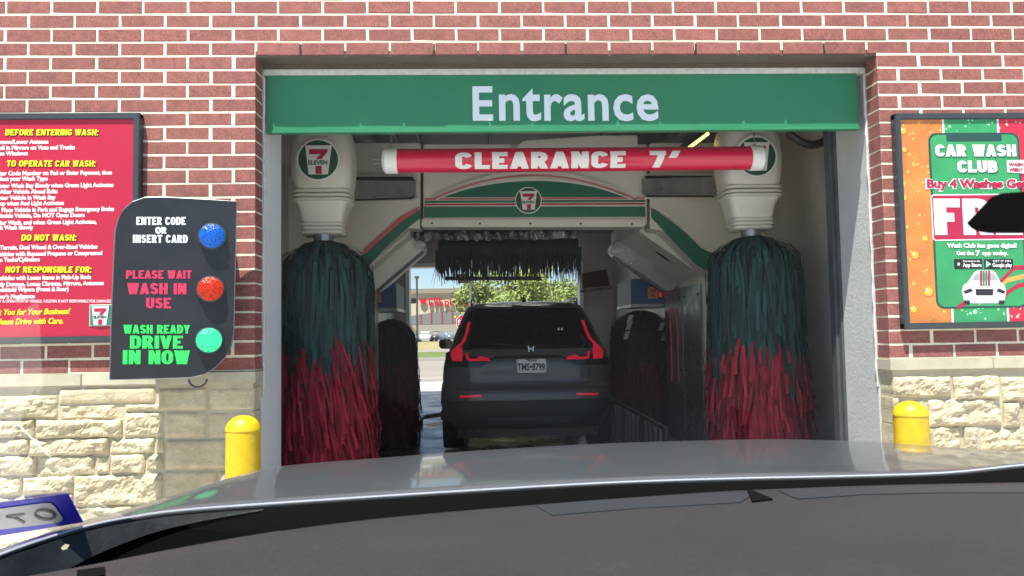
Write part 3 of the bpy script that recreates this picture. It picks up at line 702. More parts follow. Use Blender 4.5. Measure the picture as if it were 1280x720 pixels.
p0 = P(236, 474, YF-.06); b = MB(); b.tube([p0+Vector((.10*(1-cos(a))/2*1.0, 0, -.045*sin(a))) for a in [pi*k/10 for k in range(11)]], .006, 6); b.build('conduit_loop', D['steeldark'], cp, smooth=True)

# ------------------------------------------------------------ wash club poster on the right wall
pl = Yplane(YF-.045)
wp, a, c, zb, zt = board('wash_club_poster', 'framed orange, green and red car wash club advertisement on the brick wall', 'poster', 1117.5, None, 142, 412, D['white'], False)
pl = Yplane(YF-.040)
sx = 428/190.; Q = lambda x, y: (1090+x/sx, 110+y/sx)
def UV(x, y): return pl.uv(*Q(x, y))
m_or = mat('poster_orange', (.60, .21, .05), .5, var=.25, vscale=5); m_gr = mat('poster_green', (.035, .30, .11), .5, var=.12, vscale=6); m_rd = mat('poster_red', (.62, .02, .06), .5)
m_drop = mat('poster_droplets', (.85, .45, .06), .5); m_dropg = mat('poster_green_droplets', (.35, .75, .45), .5); m_ph = mat('poster_phone_edge', (.02, .07, .06), .4)
def flat(polys, m, name, h0, h1, par=None):
    g = MB()
    for po in polys: g.prism(po, lambda u, v: pl.pt(u, v, h1), lambda u, v: pl.pt(u, v, h0))
    return g.build(name, m, par or wp)
uO1, _ = UV(207, 300); uG0, _ = UV(213, 300); uG1, _ = UV(362, 300); uR0, _ = UV(368, 300)
flat([[(a, zb), (uO1, zb), (uO1, zt), (a, zt)]], m_or, 'orange_stripe', 0, .0006)
flat([[(uG0, zb), (uG1, zb), (uG1, zt), (uG0, zt)]], m_gr, 'green_stripe', 0, .0006)
flat([[(uR0, zb), (c, zb), (c, zt), (uR0, zt)]], m_rd, 'red_stripe', 0, .0006)
rp = random.Random(5)
big = [(88, 122, 12), (92, 310, 10), (122, 472, 13), (92, 175, 8), (160, 575, 16), (118, 625, 12), (150, 425, 10), (90, 270, 7), (116, 212, 5), (118, 552, 6)]
drops = [(*UV(x, y), r/sx/216) for x, y, r in big]+[(rp.uniform(a+.01, uO1-.01), rp.uniform(zb+.02, zt-.02), rp.uniform(.003, .012)) for _ in range(70)]
flat([circle(u, v, r, 12) for u, v, r in drops], mat('poster_drop_shade', (.50, .15, .03), .5), 'droplet_shading', .0006, .0010)
flat([circle(u-r*.1, v+r*.15, r*.82, 12) for u, v, r in drops], m_drop, 'droplet_print', .0010, .0013)
flat([circle(u-r*.35, v+r*.4, r*.22, 8) for u, v, r in drops], D['white'], 'droplet_glints', .0013, .0016)
flat([circle(rp.uniform(uG0+.01, c-.01), rp.uniform(zt-.075, zt-.005) if rp.random() < .5 else rp.uniform(zb+.005, zb+.10), rp.uniform(.003, .009), 8) for _ in range(46)], m_dropg, 'green_droplet_print', .0006, .0010)
x0, z1 = UV(157, 127); x1, z0 = UV(440, 618)
flat([rrect(x0, x1, z0, z1, .05, 6)], m_ph, 'phone_outline', .0006, .0014)
flat([rrect(x0+.012, x1-.012, z0+.012, z1-.012, .042, 6)], m_gr, 'phone_screen', .0014, .002)
n0, nz = UV(208, 127); n1, nb = UV(365, 150)
flat([rrect(n0, n1, nb, z1-.006, .012, 3)], m_ph, 'phone_notch', .002, .0026)
def pt_(s, x0, x1, y0, y1, m, of=.05, h=.0045, nm='lettering', sh=0):
    (xa_, ya), (xb_, yb) = Q(x0, y0), Q(x1, y1); text(nm, s, pl, xa_, xb_, ya, yb, m, wp, off=of, h=h, th=.0006, shear=sh)
def bk_(s, x0, x1, y0, y1, m, h=.0045, nm='lettering'):
    (xa_, ya), (xb_, yb) = Q(x0, y0), Q(x1, y1); block(nm, s, pl, xa_, xb_, ya, yb, m, wp, wid=.42, tv=.30, th_=.24, gap=.06, h=h, t=.0008)
m_pink = mat('poster_pale_letters', (.85, .80, .78), .5); m_dg = mat('poster_letter_shadow', (.04, .18, .08), .5)
for s, x0, x1, y0, y1 in (('CAR WASH', 178, 405, 160, 193), ('CLUB', 240, 352, 205, 238)):
    bk_(s, x0+2, x1+4, y0+2, y1+3, m_dg, .003, 'lettering_shadow'); bk_(s, x0, x1, y0, y1, m_pink, .0045)
pt_('WASH', 383, 424, 211, 221, D['logored'], .05, .006); pt_('WEEKLY', 385, 424, 226, 236, D['logored'], .05, .006)
u0, v0 = UV(378, 205); u1, v1 = UV(428, 241); flat([[(u0, v1+.008), (u1, v1), (u1, v0+.004), (u0, v0)]], m_pink, 'burst_label', .003, .005)
pt_('Buy 4 Washes Get 1', 150, 462, 256, 285, D['white'], .10, .003, 'lettering_outline'); pt_('Buy 4 Washes Get 1', 154, 458, 258, 282, D['logored'], .045, .0045)
x0, z1 = UV(164, 300); x1, z0 = UV(520, 426)
flat([rrect(x0, min(x1, c-.004), z0, z1, .02, 4)], D['white'], 'free_outline', .002, .003); flat([rrect(x0+.007, min(x1, c-.011), z0+.007, z1-.007, .015, 4)], D['logored'], 'free_field', .003, .0038)
bk_('FREE', 176, 506, 312, 414, D['white'], .0045)
pt_('Wash Club has gone digital!', 210, 406, 438, 450, D['white'], .04); pt_('Get the', 237, 286, 459, 471, D['white'], .04); pt_('7', 291, 303, 457, 473, D['white'], .06); pt_('app today.', 309, 382, 459, 471, D['white'], .04)
for x0, x1, s1, s2 in ((230, 311, 'Download on the', 'App Store'), (314, 397, 'GET IT ON', 'Google play')):
    (u0, v1), (u1, v0) = UV(x0, 482), UV(x1, 509); flat([rrect(u0, u1, v0, v1, .004, 3)], D['black'], 'store_badge', .002, .003)
    pt_(s1, x0+25, x1-8, 485, 490, D['white'], .02); pt_(s2, x0+24, x1-4, 493, 504, D['white'], .03)
uu, vv_ = UV(243, 496); flat([circle(uu, vv_, .008, 12, .0095)], D['white'], 'badge_fruit_mark', .003, .0036)
p_ = [UV(320, 486), UV(335, 496), UV(320, 506)]; flat([p_], m_dropg, 'badge_play_mark', .003, .0036)
# printed cartoon-plain sports car with red and green bonnet stripes and trailing ribbons
m_rib = mat('poster_ribbon_orange', (.75, .35, .08), .5)
for ctrl, m in ((((300, 600), (330, 570), (380, 535), (440, 520)), m_rib), (((360, 600), (380, 570), (410, 550), (440, 545)), D['logored']), (((240, 612), (300, 575), (360, 540), (400, 500), (440, 498)), D['logored'])):
    po = [UV(x, y) for x, y in ctrl]+[UV(x, y+13) for x, y in reversed(ctrl)]; flat([po], m, 'ribbon_print', .002, .0026)
car = [(258, 598), (252, 572), (256, 556), (270, 546), (286, 520), (298, 513), (336, 513), (347, 520), (360, 546), (373, 556), (376, 575), (372, 598), (350, 606), (280, 606)]
flat([[UV(*p) for p in car]], D['white'], 'car_print', .0026, .0034)
flat([[UV(*p) for p in ((280, 542), (292, 522), (342, 522), (354, 542))]], mat('print_grey', (.35, .38, .40), .5), 'car_print_glass', .0034, .004)
flat([[UV(*p) for p in ((x, 558), (x+w_, 558), (x+w_*1.1, 514), (x+.1, 514))] for x, w_ in ((303, 6), (325, 6))], D['logored'], 'car_print_stripe', .004, .0046)
flat([[UV(*p) for p in ((x, 558), (x+w_, 558), (x+w_, 514), (x, 514))] for x, w_ in ((311, 5), (318, 5))], D['logogreen2'], 'car_print_stripe', .004, .0046)
flat([[UV(*p) for p in ((292, 584), (290, 566), (341, 566), (339, 584))], [UV(*p) for p in ((256, 572), (276, 564), (284, 572), (262, 580))], [UV(*p) for p in ((348, 572), (356, 564), (374, 572), (370, 580))],
      [UV(*p) for p in ((258, 598), (275, 598), (274, 609), (260, 609))], [UV(*p) for p in ((355, 598), (373, 598), (371, 609), (357, 609))]], D['plateink'], 'car_print_grille', .0034, .004)
uu, vv_ = UV(290, 630); flat([circle(uu, vv_, .014, 14)], m_dropg, 'droplet_print', .001, .0016)

# ------------------------------------------------------------ bollards
def bollard(px, ytop, Y, w_, label):
    p = P(px, ytop, Y); R = w_/FPX*Y/2
    t = thing('bollard', label, 'bollard', (p.x, Y, 0), 0, 'yellow bollards at the corners of the bay')
    prof = [(R, -.02), (R, p.z-R*.88)]+[(R*1.03, p.z-R*.88), (R*1.03, p.z-R*.82)]+[(R*1.0*cos(a), p.z-R*.82+R*.82*sin(a)) for a in [radians(x) for x in (8, 20, 35, 50, 65, 78, 88)]]
    b = MB(); b.lathe((p.x, Y, 0), prof[:2], 32); b.build('sleeve', D['bollard'], t, smooth=True)
    b = MB(); b.lathe((p.x, Y, 0), [(R*.9, p.z-R*.9)]+prof[2:], 32); b.build('domed_cap', D['bollard'], t, smooth=True)
bollard(304, 519, 4.12, 41, 'yellow domed bollard left of the bay opening, under the signal panel')
bollard(1137.5, 501, 4.14, 41, 'yellow domed bollard right of the bay opening, against the pale stone')

# ------------------------------------------------------------ wash gantry
GX = .42
def GP(px, py, Y=6.9): return P(px, py, Y)
ga = thing('wash_gantry', 'cream and green roll-over wash machine arching over the lane with hanging brushes', 'car wash machine', (GX, 6.9, 0))
pg = Yplane(6.9)
def fpoly(pts, h0, h1, m, name, par=ga, bevel=0, smooth=False, pl_=None):
    g = MB(); (pl_ or pg).poly(g, pts, h0, h1); return g.build(name, m, par, bevel=bevel, smooth=smooth)
# centre fascia
fpoly([(529, 281), (529, 180), (809, 180), (809, 281)], -.25, 0, D['gantry'], 'centre_fascia', bevel=.01)
fpoly([(527, 284), (527, 274), (806, 274), (806, 284)], -.2, .03, D['gantry'], 'fascia_lip', bevel=.008)
dome = lambda x0, x1, yb, yt, n=16: [(x0+(x1-x0)*k/n, yb-(yb-yt)*(1-((2*k/n)-1)**2)) for k in range(n+1)]
def arc_band(x0, x1, yb, yt, w_, m, name, h=.014):
    d = dome(x0, x1, yb, yt); g = MB()
    for p, q in zip(d, d[1:]): pg.poly(g, [p, q, (q[0], q[1]+w_), (p[0], p[1]+w_)], 0, h)
    g.build(name, m, ga)
arc_band(541, 793, 246, 213, 2.0, D['gantry'], 'moulded_ridge', .030)
arc_band(539, 795, 249, 218.5, 2.0, D['pink'], 'arched_stripe', .012)
arc_band(545, 790, 249, 223.5, 1.2, D['white'], 'arched_pinstripe', .010)
d = dome(551, 787, 246.5, 226.5); fpoly(d, 0, .008, D['gantrygreen'], 'green_arch_panel')
for y0, y1, m, nm in ((247.2, 249.4, 'pink', 'stripe'), (250.6, 253, 'gantrygreen', 'stripe'), (254.4, 256.4, 'logored', 'stripe')):
    fpoly([(531, y1+.6), (531, y0+.6), (806, y0-.6), (806, y1-.6)], 0, .008, D[m], nm)
fpoly([(530, 258.6), (806, 258.2), (807, 271), (530, 272)], 0, .008, D['gantrygreen'], 'green_band_panel')
logo(Plane((0, 6.89, 0), (1, 0, 0)), 660.5, 250.5, 17/FPX*6.9, ga)
# shoulders: outline sweeping down to the legs
def shoulder(s, pts, name='shoulder_fascia'):
    return fpoly(pts, -.28, -.01, D['gantry'], name, bevel=.012)
shoulder(-1, [(525, 286), (525, 178), (425, 178), (380, 200), (340, 240), (335, 400), (388, 400), (440, 345), (470, 316), (508, 284)])
shoulder(1, [(813, 286), (813, 178), (905, 178), (960, 200), (985, 240), (990, 400), (940, 400), (890, 345), (858, 316), (828, 287)])
# green swooshes and red stripes on the shoulders
fpoly([(525, 262), (525, 273), (508, 286), (486, 306), (455, 338), (442, 342), (450, 322), (478, 296), (503, 274)], 0, .004, D['gantrygreen'], 'green_swoosh')
fpoly([(524, 258), (524, 262), (502, 277), (480, 296), (458, 316), (452, 318), (456, 311), (478, 291), (500, 271)], 0, .006, D['pinkbright'], 'red_swoosh_stripe')
fpoly([(795+19, 260), (812+8, 263), (846, 282), (866, 300), (876, 310), (889, 316), (905, 316), (905, 340), (880, 337), (868, 329), (840, 300), (814, 272)], 0, .004, D['gantrygreen'], 'green_swoosh')
fpoly([(817, 256), (846, 273), (866, 292), (885, 307), (882, 309), (862, 295), (843, 277), (815, 259)], 0, .008, D['gantry'], 'moulded_ridge')
# recess behind each swing arm, its shade painted as a flat dark panel
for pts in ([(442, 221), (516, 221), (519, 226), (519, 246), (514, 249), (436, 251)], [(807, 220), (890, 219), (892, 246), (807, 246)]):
    fpoly(pts, -.005, .004, D['gantrydark'], 'arm_recess_shade')
g = MB(); fr = [(438, 219), (520, 219), (522, 249)]; g.tube([GP(x, y, 6.88) for x, y in ((440, 219.5), (517, 219.5), (521, 226), (521, 246), (515, 250.5), (436, 252.5))], .010, 6); g.build('recess_rim', D['gantry'], ga, smooth=True)
g = MB(); g.tube([GP(x, y, 6.88) for x, y in ((895, 218), (806, 218.5), (805, 247.5), (893, 248))], .010, 6); g.build('recess_rim', D['gantry'], ga, smooth=True)
# underside housing and legs
def arch_profile(e=0): return [(-1.55, 0), (-1.55, 2.95), (2.45, 2.95), (2.45, 0), (2.11-e, 0), (2.11-e, 1.83), (1.50-e, 2.27), (-.68+e, 2.27), (-1.20+e, 1.83), (-1.20+e, 0)]
p = arch_profile(); g = MB(); g.prism(p[0:2]+[(-.68, 2.95), (-.68, 2.27), (-1.20, 1.83), (-1.20, 0)], lambda x, z: Vector((x, 7.19, z)), lambda x, z: Vector((x, 8.75, z))); g.build('gantry_leg', D['gantry'], ga, bevel=.01)
g = MB(); g.prism([(2.45, 0), (2.45, 2.95), (1.50, 2.95), (1.50, 2.27), (2.11, 1.83), (2.11, 0)], lambda x, z: Vector((x, 7.19, z)), lambda x, z: Vector((x, 8.75, z))); g.build('gantry_leg', D['gantry'], ga, bevel=.01)
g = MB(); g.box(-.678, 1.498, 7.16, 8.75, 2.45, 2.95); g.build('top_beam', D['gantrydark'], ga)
# leg panels with red strips, bolts, seam
for k, (y0, y1) in enumerate(((7.25, 7.92), (7.96, 8.72))):
    g = MB(); g.box(2.095, 2.109, y0, y1, .12, 1.76); lp = g.build('leg_panel', D['steel'], ga, bevel=.003)
    g = MB()
    for yy in (y0+.08, y1-.08):
        for zz in (.3, .9, 1.66): g.lathe((2.095, yy, zz), [(.014, 0), (.012, -.008)], 8, 'x')
    g.build('bolt', D['gantrydark'], lp)
g = MB(); 
for yy in (8.12, 8.42): g.box(2.080, 2.094, yy, yy+.03, .75, 1.55)
g.build('red_marker_strip', D['pinkbright'], ga)
# oval hole and dryer nozzles on the sloping underside
def slope_pt(t, Y, s=1, off=0):
    if s > 0: a_, b_ = Vector((1.50, Y, 2.27)), Vector((2.11, Y, 1.83)); n_ = Vector((-.58, 0, -.81))
    else: a_, b_ = Vector((-.68, Y, 2.27)), Vector((-1.20, Y, 1.83)); n_ = Vector((.64, 0, -.76))
    return a_.lerp(b_, t)+n_*off
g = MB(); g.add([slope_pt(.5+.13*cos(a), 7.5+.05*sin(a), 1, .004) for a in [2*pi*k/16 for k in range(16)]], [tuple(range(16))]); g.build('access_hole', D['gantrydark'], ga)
for s in (1, -1):
    Y0, Y1 = (8.1, 8.5) if s > 0 else (7.45, 8.15)
    g = MB(); rings = []
    for t in (-.06, .0, .92, 1.0):
        o_ = .16 if t > -.03 and t < .95 else .11
        rings.append([slope_pt(t, Y0, s, .0), slope_pt(t, Y0, s, o_), slope_pt(t, Y1, s, o_*.8), slope_pt(t, Y1, s, .0)])
    g.loft(rings); nz_ = g.build('air_nozzle', D['gantry'] if s < 0 else D['steel'], ga, bevel=.008)
    g = MB(); g.loft([[slope_pt(t, Y0+.02, s, .163), slope_pt(t, Y0+.02, s, .185), slope_pt(t, Y0+.10, s, .185), slope_pt(t, Y0+.10, s, .163)] for t in (.02, .9)]); g.build('nozzle_slot', D['steeldark'], nz_)
    g = MB(); p = slope_pt(.0, Y0, s, .12); g.box(p.x-.05, p.x+.05, Y0-.05, Y0+.05, p.z-.03, p.z+.03); g.build('nozzle_clamp', D['steel'], nz_, bevel=.01)
# top brush: crumpled shiny cover, drum and black bristles
g = MB(); X0, X1 = P(518, 290, 7.4).x, P(722, 290, 7.4).x; N = 60; rings = []
rf = random.Random(2)
for k in range(N+1):
    x = X0+(X1-X0)*k/N; rings.append([Vector((x, 7.35+rf.uniform(-.02, .02), 2.33+rf.uniform(-.01, .01))), Vector((x, 7.30+rf.uniform(-.03, .03), 2.28+rf.uniform(-.02, .02))), Vector((x, 7.36+rf.uniform(-.02, .02), 2.22+rf.uniform(-.015, .015))), Vector((x, 7.46, 2.27))])
g.loft(rings); g.build('brush_cover', D['foil'], ga)
YT = 8.0; X0, X1 = P(548, 320, YT).x, P(722, 320, YT).x
tb = MB(); zt_ = P(600, 318, YT).z; tb.lathe((0, YT, zt_+.05), [(.11, X0), (.11, X1)], 20, 'x'); top_b = tb.build('top_brush', D['stripdark'], ga, smooth=True)
g = MB(); rf = random.Random(11)
for k in range(520):
    x = rf.uniform(X0-.02, X1+.02); y = YT+rf.uniform(-.13, .13); L = rf.uniform(.24, .40)+(.03 if rf.random() < .1 else 0)+ (0.02*sin(x*40)); w_ = rf.uniform(.004, .010); dx = rf.gauss(0, .018); z = zt_+.05
    zz = z-L+.04
    g.add([(x-w_, y, z), (x+w_, y, z), (x+dx*.4+w_*.8, y-.01, (z+zz)/2), (x+dx*.4-w_*.8, y-.01, (z+zz)/2), (x+dx+w_*.3, y+.01, zz), (x+dx-w_*.3, y+.01, zz)], [(0, 1, 2, 3), (3, 2, 4, 5)])
for dx, L in ((-.09, .34), (-.06, .37)): g.add([(X0, YT, zt_), (X0+.012, YT, zt_), (X0+dx, YT, zt_-L)], [(0, 1, 2)])
g.build('bristles', D['stripdark'], top_b, kind='stuff', fixn=False)
g = MB(); 
for k in range(120):
    x = rf.uniform(-.18, .32); z = 2.93; L = rf.uniform(.02, .09); g.add([(x-.005, 6.98, z), (x+.005, 6.98, z), (x+rf.uniform(-.01, .01), 6.98, z+L)], [(0, 1, 2)])
g.build('top_bristles', D['stripdark'], ga, kind='stuff', fixn=False)
g = MB(); xa_, xb_ = P(556, 348, 8.6), P(677, 348, 8.6); g.tube([xa_, xb_], .022, 8); g.build('spray_bar', D['steeldark'], ga)

# hanging side brushes
def brush(parent, cx, cy, zt, zmid, zb, R, mg, mr, n=1500, seed=0, Lg=(.40, .8), tilt=.0):
    rs = random.Random(seed)
    h = MB(); h.lathe((cx, cy, 0), [(R*.16, zt), (R*.45, zt-.03), (R*.74, zt-.16), (R*.82, zt-.4), (R*.84, zmid), (R*.8, zb+.15)], 20); core = h.build('brush', D['blackcore'], parent, smooth=True)
    def strips(name, z0, z1, L0, L1, m, num, flare=0., jit=.06):
        g = MB()
        for i in range(num):
            zl = rs.uniform(z0, z1); a = rs.uniform(0, 2*pi); L = rs.uniform(L0, L1); w_ = rs.uniform(.007, .014); Rr = R*rs.uniform(.84, 1+jit); top = zl > zt-.12
            da = rs.gauss(tilt if 'red' in name else 0, .10); tw = rs.uniform(-.7, .7); vs_ = []; seg = 7
            ph = rs.uniform(0, 6); wob = rs.uniform(0, .012)
            for k in range(seg+1):
                t = k/seg
                if top: r = Rr*(.14+.86*sin(min(1, t*1.9)*pi/2)); z = zl-L*(.12*t+.88*t**1.6)
                else: r = Rr*(.80+.20*sin(min(1, t*2.2)*pi/2)); z = zl-L*(.8*t+.2*t*t)
                r += flare*t*t*rs.uniform(.7, 1.1)+wob*sin(ph+t*7)
                aa = a+da*t+.02*sin(ph+5*t); q = tw*t*.7
                c_ = Vector((cx+r*cos(aa), cy+r*sin(aa), z)); tn = Vector((-sin(aa)*cos(q)+cos(aa)*sin(q), cos(aa)*cos(q)+sin(aa)*sin(q), 0))
                vs_ += [c_-tn*w_, c_+tn*w_]
            g.add(vs_, [(2*k, 2*k+1, 2*k+3, 2*k+2) for k in range(seg)])
        g.build(name, m, core, kind='stuff', fixn=False)
    strips('green_strips' if mg == D['stripgreen'] else 'dark_strips', zmid+.30, zt, Lg[0], Lg[1], mg, n, 0)
    strips('red_strips' if mr == D['stripred'] else 'maroon_strips', zb+.25, zmid+.22, .25, .60, mr, int(n*1.1), .035, .09)
    return core
def head(cx, cy, s, lab):
    """moulded brush-drive head: rounded cabinet, ribs, tapering neck"""
    g = MB()
    def ring(z, hw, yf, yb, r, sh=0):
        return [Vector((cx+sh+u, v, z)) for u, v in rrect(-hw, hw, yf, yb, r, 5)]
    k = 1
    pr = [(2.90, .17, .10), (2.86, .20, .13), (2.78, .222, .15), (2.62, .232, .16), (2.50, .226, .155), (2.42, .213, .14), (2.40, .205, .135)]
    g.loft([ring(z, hw, cy-dy, cy+.22, .10) for z, hw, dy in pr])
    hd = g.build('brush_head', D['gantry'], ga, smooth=True, label=lab)
    g = MB()
    for z0 in (2.400, 2.368, 2.338):
        g.loft([ring(z, hw, cy-dy, cy+.2, .07) for z, hw, dy in ((z0, .200, .13), (z0-.006, .214, .145), (z0-.020, .214, .145), (z0-.027, .197, .125))])
    g.build('head_rib', D['gantry'], hd, smooth=True)
    g = MB(); g.loft([ring(z, hw, cy-dy, cy+.17, .06) for z, hw, dy in ((2.315, .196, .125), (2.26, .178, .11), (2.25, .172, .105), (2.18, .160, .10), (2.16, .150, .09))])
    for z0 in (2.160, 2.130, 2.100):
        g.loft([ring(z, hw, cy-dy, cy+.15, .05) for z, hw, dy in ((z0, .145, .09), (z0-.006, .153, .10), (z0-.020, .153, .10), (z0-.028, .145, .09))])
    g.build('head_neck', D['gantry'], hd, smooth=True)
    g = MB(); g.lathe((cx, cy, 0), [(.075, 2.08), (.075, 1.95)], 20); g.build('spindle', D['steel'], hd, smooth=True)
    g = MB(); g.lathe((cx, cy-.160, 2.605), [(.168, 0), (.172, .006), (.160, .012)], 28, 'y'); g.build('emblem_rim', D['gantry'], hd, smooth=True)
    pp = proj(Vector((cx, cy-.170, 2.605)))
    logo(Plane((0, cy-.170, 0), (1, 0, 0)), pp[0], pp[1], .155, hd) if False else logo(Plane((0, cy-.170, 0), (1, 0, 0)), pp[0], pp[1], .155, ga)
    # swing arm back to the machine
    g = MB(); e = Vector((cx-s*.55, 6.86, 2.63)); st = Vector((cx-s*.12, cy+.15, 2.44)); d = (e-st).normalized(); nn = d.cross(Vector((0, 0, 1)))
    g.loft([[q+nn*.05+Vector((0, 0, .075)), q-nn*.05+Vector((0, 0, .075)), q-nn*.05-Vector((0, 0, .07)), q+nn*.05-Vector((0, 0, .07))] for q in (st, e)]); ar = g.build('swing_arm', D['steel'], ga, bevel=.006)
    g = MB(); mp_ = st.lerp(e, .55); g.lathe((mp_.x, mp_.y-.06, mp_.z-.01), [(.022, 0), (.018, .012)], 12, 'y'); g.lathe((mp_.x+s*.1, mp_.y-.1, mp_.z+.02), [(.012, 0), (.01, .01)], 10, 'y'); g.build('arm_bolt', D['steeldark'], ar)
YBR = 5.72
head(-1.19, YBR, -1, 'cream drive head with store emblem above the left front brush')
head(2.06, YBR, 1, 'cream drive head with store emblem above the right front brush')
brush(ga, -1.185, YBR, 2.03, 1.17, .22, .35, D['stripgreen'], D['stripred'], 1500, 1, tilt=.16)
brush(ga, 2.07, YBR, 2.03, 1.12, .22, .345, D['stripgreen'], D['stripred'], 1500, 2, tilt=-.04)
brush(ga, 1.93, 9.3, 1.56, .95, .02, .36, D['stripdark'], D['stripmaroon'], 1100, 3)
brush(ga, -1.12, 9.3, 1.50, .95, .02, .30, D['stripdark'], D['stripmaroon'], 1100, 4)
for cx, s in ((1.97, 1), (-1.24, -1)):
    x = cx; g = MB(); y0 = 8.8
    g.box(x-.24, x+.24, y0, y0+.9, 1.60, 1.92); bx = g.build('motor_box', D['steeldark'], ga, bevel=.02)
    g = MB(); g.box(x-.235, x+(.11 if s > 0 else .225), y0-.012, y0, 1.64, 1.90); g.build('box_decal', D['blue'], bx, bevel=.004)
    g = MB(); g.box(x-.05, x+.07, y0-.018, y0-.0125, 1.68, 1.82); g.build('decal_label', D['orange'], bx)
    g = MB(); g.box(x-.03, x+.05, y0-.021, y0-.0182, 1.76, 1.79); g.box(x-.01, x+.03, y0-.021, y0-.0182, 1.70, 1.735); g.build('decal_print', D['redtube'], bx)
    if s > 0:
        g = MB(); g.prism(rrect(x+.13, x+.22, 1.63, 1.88, .04, 4), lambda u, v: Vector((u, y0-.006, v)), lambda u, v: Vector((u, y0, v))); g.build('vent_oval', D['gantrydark'], bx)
        g = MB(); g.box(x+.085, x+.115, y0-.02, y0-.001, 1.70, 1.86); g.build('marker_light', D['taillit'], bx)
    g = MB(); g.box(x-.25, x+.25, y0-.01, y0+.9, 1.585, 1.62); g.build('mounting_plate', D['steel'], bx)
# small silver quads on the right dark brush
g = MB()
for (px, py) in ((783, 404), (782, 412), (779, 424), (823, 413), (826, 426)):
    p = P(px, py, 8.96); g.add([p, p+Vector((.03, 0, .09)), p+Vector((.09, 0, .10)), p+Vector((.05, 0, 0))], [(0, 1, 2, 3)])
g.build('silver_quads', D['steel'], ga, fixn=False)
# rail and roof hardware seen over the bar
g = MB(); g.prism([(P(640, 184, 6.7).x, P(640, 184, 6.7).z), (P(655, 172, 6.7).x, P(655, 172, 6.7).z), (P(750, 166, 6.7).x, 3.1), (P(800, 168, 6.7).x, 3.1), (P(800, 184, 6.7).x, P(800, 184, 6.7).z)], lambda u, v: Vector((u, 6.8, v)), lambda u, v: Vector((u, 7.1, v))); g.build('motor_cover', D['gantry'], ga, bevel=.01)

# fixtures in the bay, plus added fill lights
t = thing('strip_light', 'lit yellow strip light on the bay ceiling above the clearance bar', 'light', (1.65, 6.2, ZC))
g = MB(); a_, b_ = P(843, 196, 5.7), P(882, 168, 6.4)
a_ = P(853, 190, 6.0); b_ = P(884, 167, 6.3); g.tube([a_, b_], .018, 8); g.build('lamp_tube', D['led'], t)
g = MB(); g.tube([a_+Vector((0, .02, .03)), b_+Vector((0, .02, .03))], .03, 6); g.tube([b_+Vector((0, 0, .03)), Vector((b_.x, b_.y, ZC))], .01, 6); g.build('lamp_housing', D['steeldark'], t)
for k, (y, x) in enumerate(((10.6, GX), (13.2, GX))):  # unseen lights added to brighten the bay
    t = thing('added_fill_light', 'added white fill light over the %s of the wash lane' % ('middle' if k == 0 else 'far end'), 'light', (x, y, ZC), 0, 'added fill lights in the bay')
    g = MB(); g.box(x-.6, x+.6, y-.08, y+.08, ZC-.10, ZC-.02); g.build('lamp_housing', D['white'], t, bevel=.01)
    g = MB(); g.box(x-.57, x+.57, y-.06, y+.06, ZC-.125, ZC-.101); g.build('lamp_tube', mat('added_fill_white', (.9, .9, .9), .5, emit=(1, .96, .9), estr=6), t)
# red lettered sign on the far wall
pl = Yplane(YE-.03); sg = thing('rear_wall_sign', 'small dark red sign on the back wall beside the exit door', 'sign', (P(743, 350, YE).x, YE, 1.9))
p0 = P(728, 361, 14.6); p1 = P(760, 338, 14.9)
g = MB(); g.add([P(728, 360, 14.3), P(761, 357, 14.9), P(757, 337, 14.9), P(728, 341, 14.3)], [(0, 1, 2, 3)]); g.add([q+Vector((.03, .05, 0)) for q in (P(728, 360, 14.3), P(761, 357, 14.9), P(757, 337, 14.9), P(728, 341, 14.3))], [(0, 1, 2, 3)]); 
g.f += [(0, 4, 5, 1), (1, 5, 6, 2), (2, 6, 7, 3), (3, 7, 4, 0)]; g.m += [0]*4; g.build('sign_face', mat('faded_sign_red', (.10, .012, .02), .5), sg)
g = MB(); g.tube([P(726, 364, 14.25), P(763, 360, 14.85)], .03, 6); g.build('sign_ledge', D['steel'], sg)
# cable loop behind the entrance sign, right
t = MB(); t.tube([P(985+60*k/12, 166+15*sin(pi*k/12), 5.3) for k in range(13)], .03, 8); tag(t.build('hose_loop', D['black'], smooth=True), 'black hose sagging behind the right end of the green sign', 'hose')
# wheel guide on the wet floor
t = thing('wheel_guide', 'low steel wheel guide bar lying on the wet bay floor', 'wheel guide', (-.75, 10, 0))
g = MB(); g.tube([(-1.02, 9.4, .07), (-.92, 11.5, .07), (-.6, 11.9, .07)], .035, 8); g.build('rail', D['steel'], t, smooth=True)
g = MB(); [g.box(-1.03+.03*k, -.97+.03*k, 9.5+k*.9, 9.56+k*.9, -.01, .06) for k in range(3)]; g.build('foot', D['steeldark'], t)

t = thing('reflection_bars', 'added low dark bars imitating a windscreen reflection, right of the suv', 'rail', (1.52, 8.0, 0))  # dark bars added in place of a windscreen reflection
g = MB(); g.tube([(1.50, 6.3, .50), (1.52, 9.2, .50)], .022, 8); g.build('reflection_top_bar', D['black'], t, smooth=True)
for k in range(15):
    g = MB(); y = 6.35+k*.2; g.box(1.495, 1.525, y-.012, y+.012, -.01, .49); g.build('reflection_upright', D['steeldark'] if k % 5 else D['black'], t)
for px, py in ((540, 279), (600, 279.5), (663, 279.5), (726, 279.5), (790, 280)):
    q = P(px, py, 6.87); g = MB(); g.lathe(tuple(q), [(.011, 0), (.009, .006)], 8, 'y'); g.build('bolt', D['gantrydark'], ga)
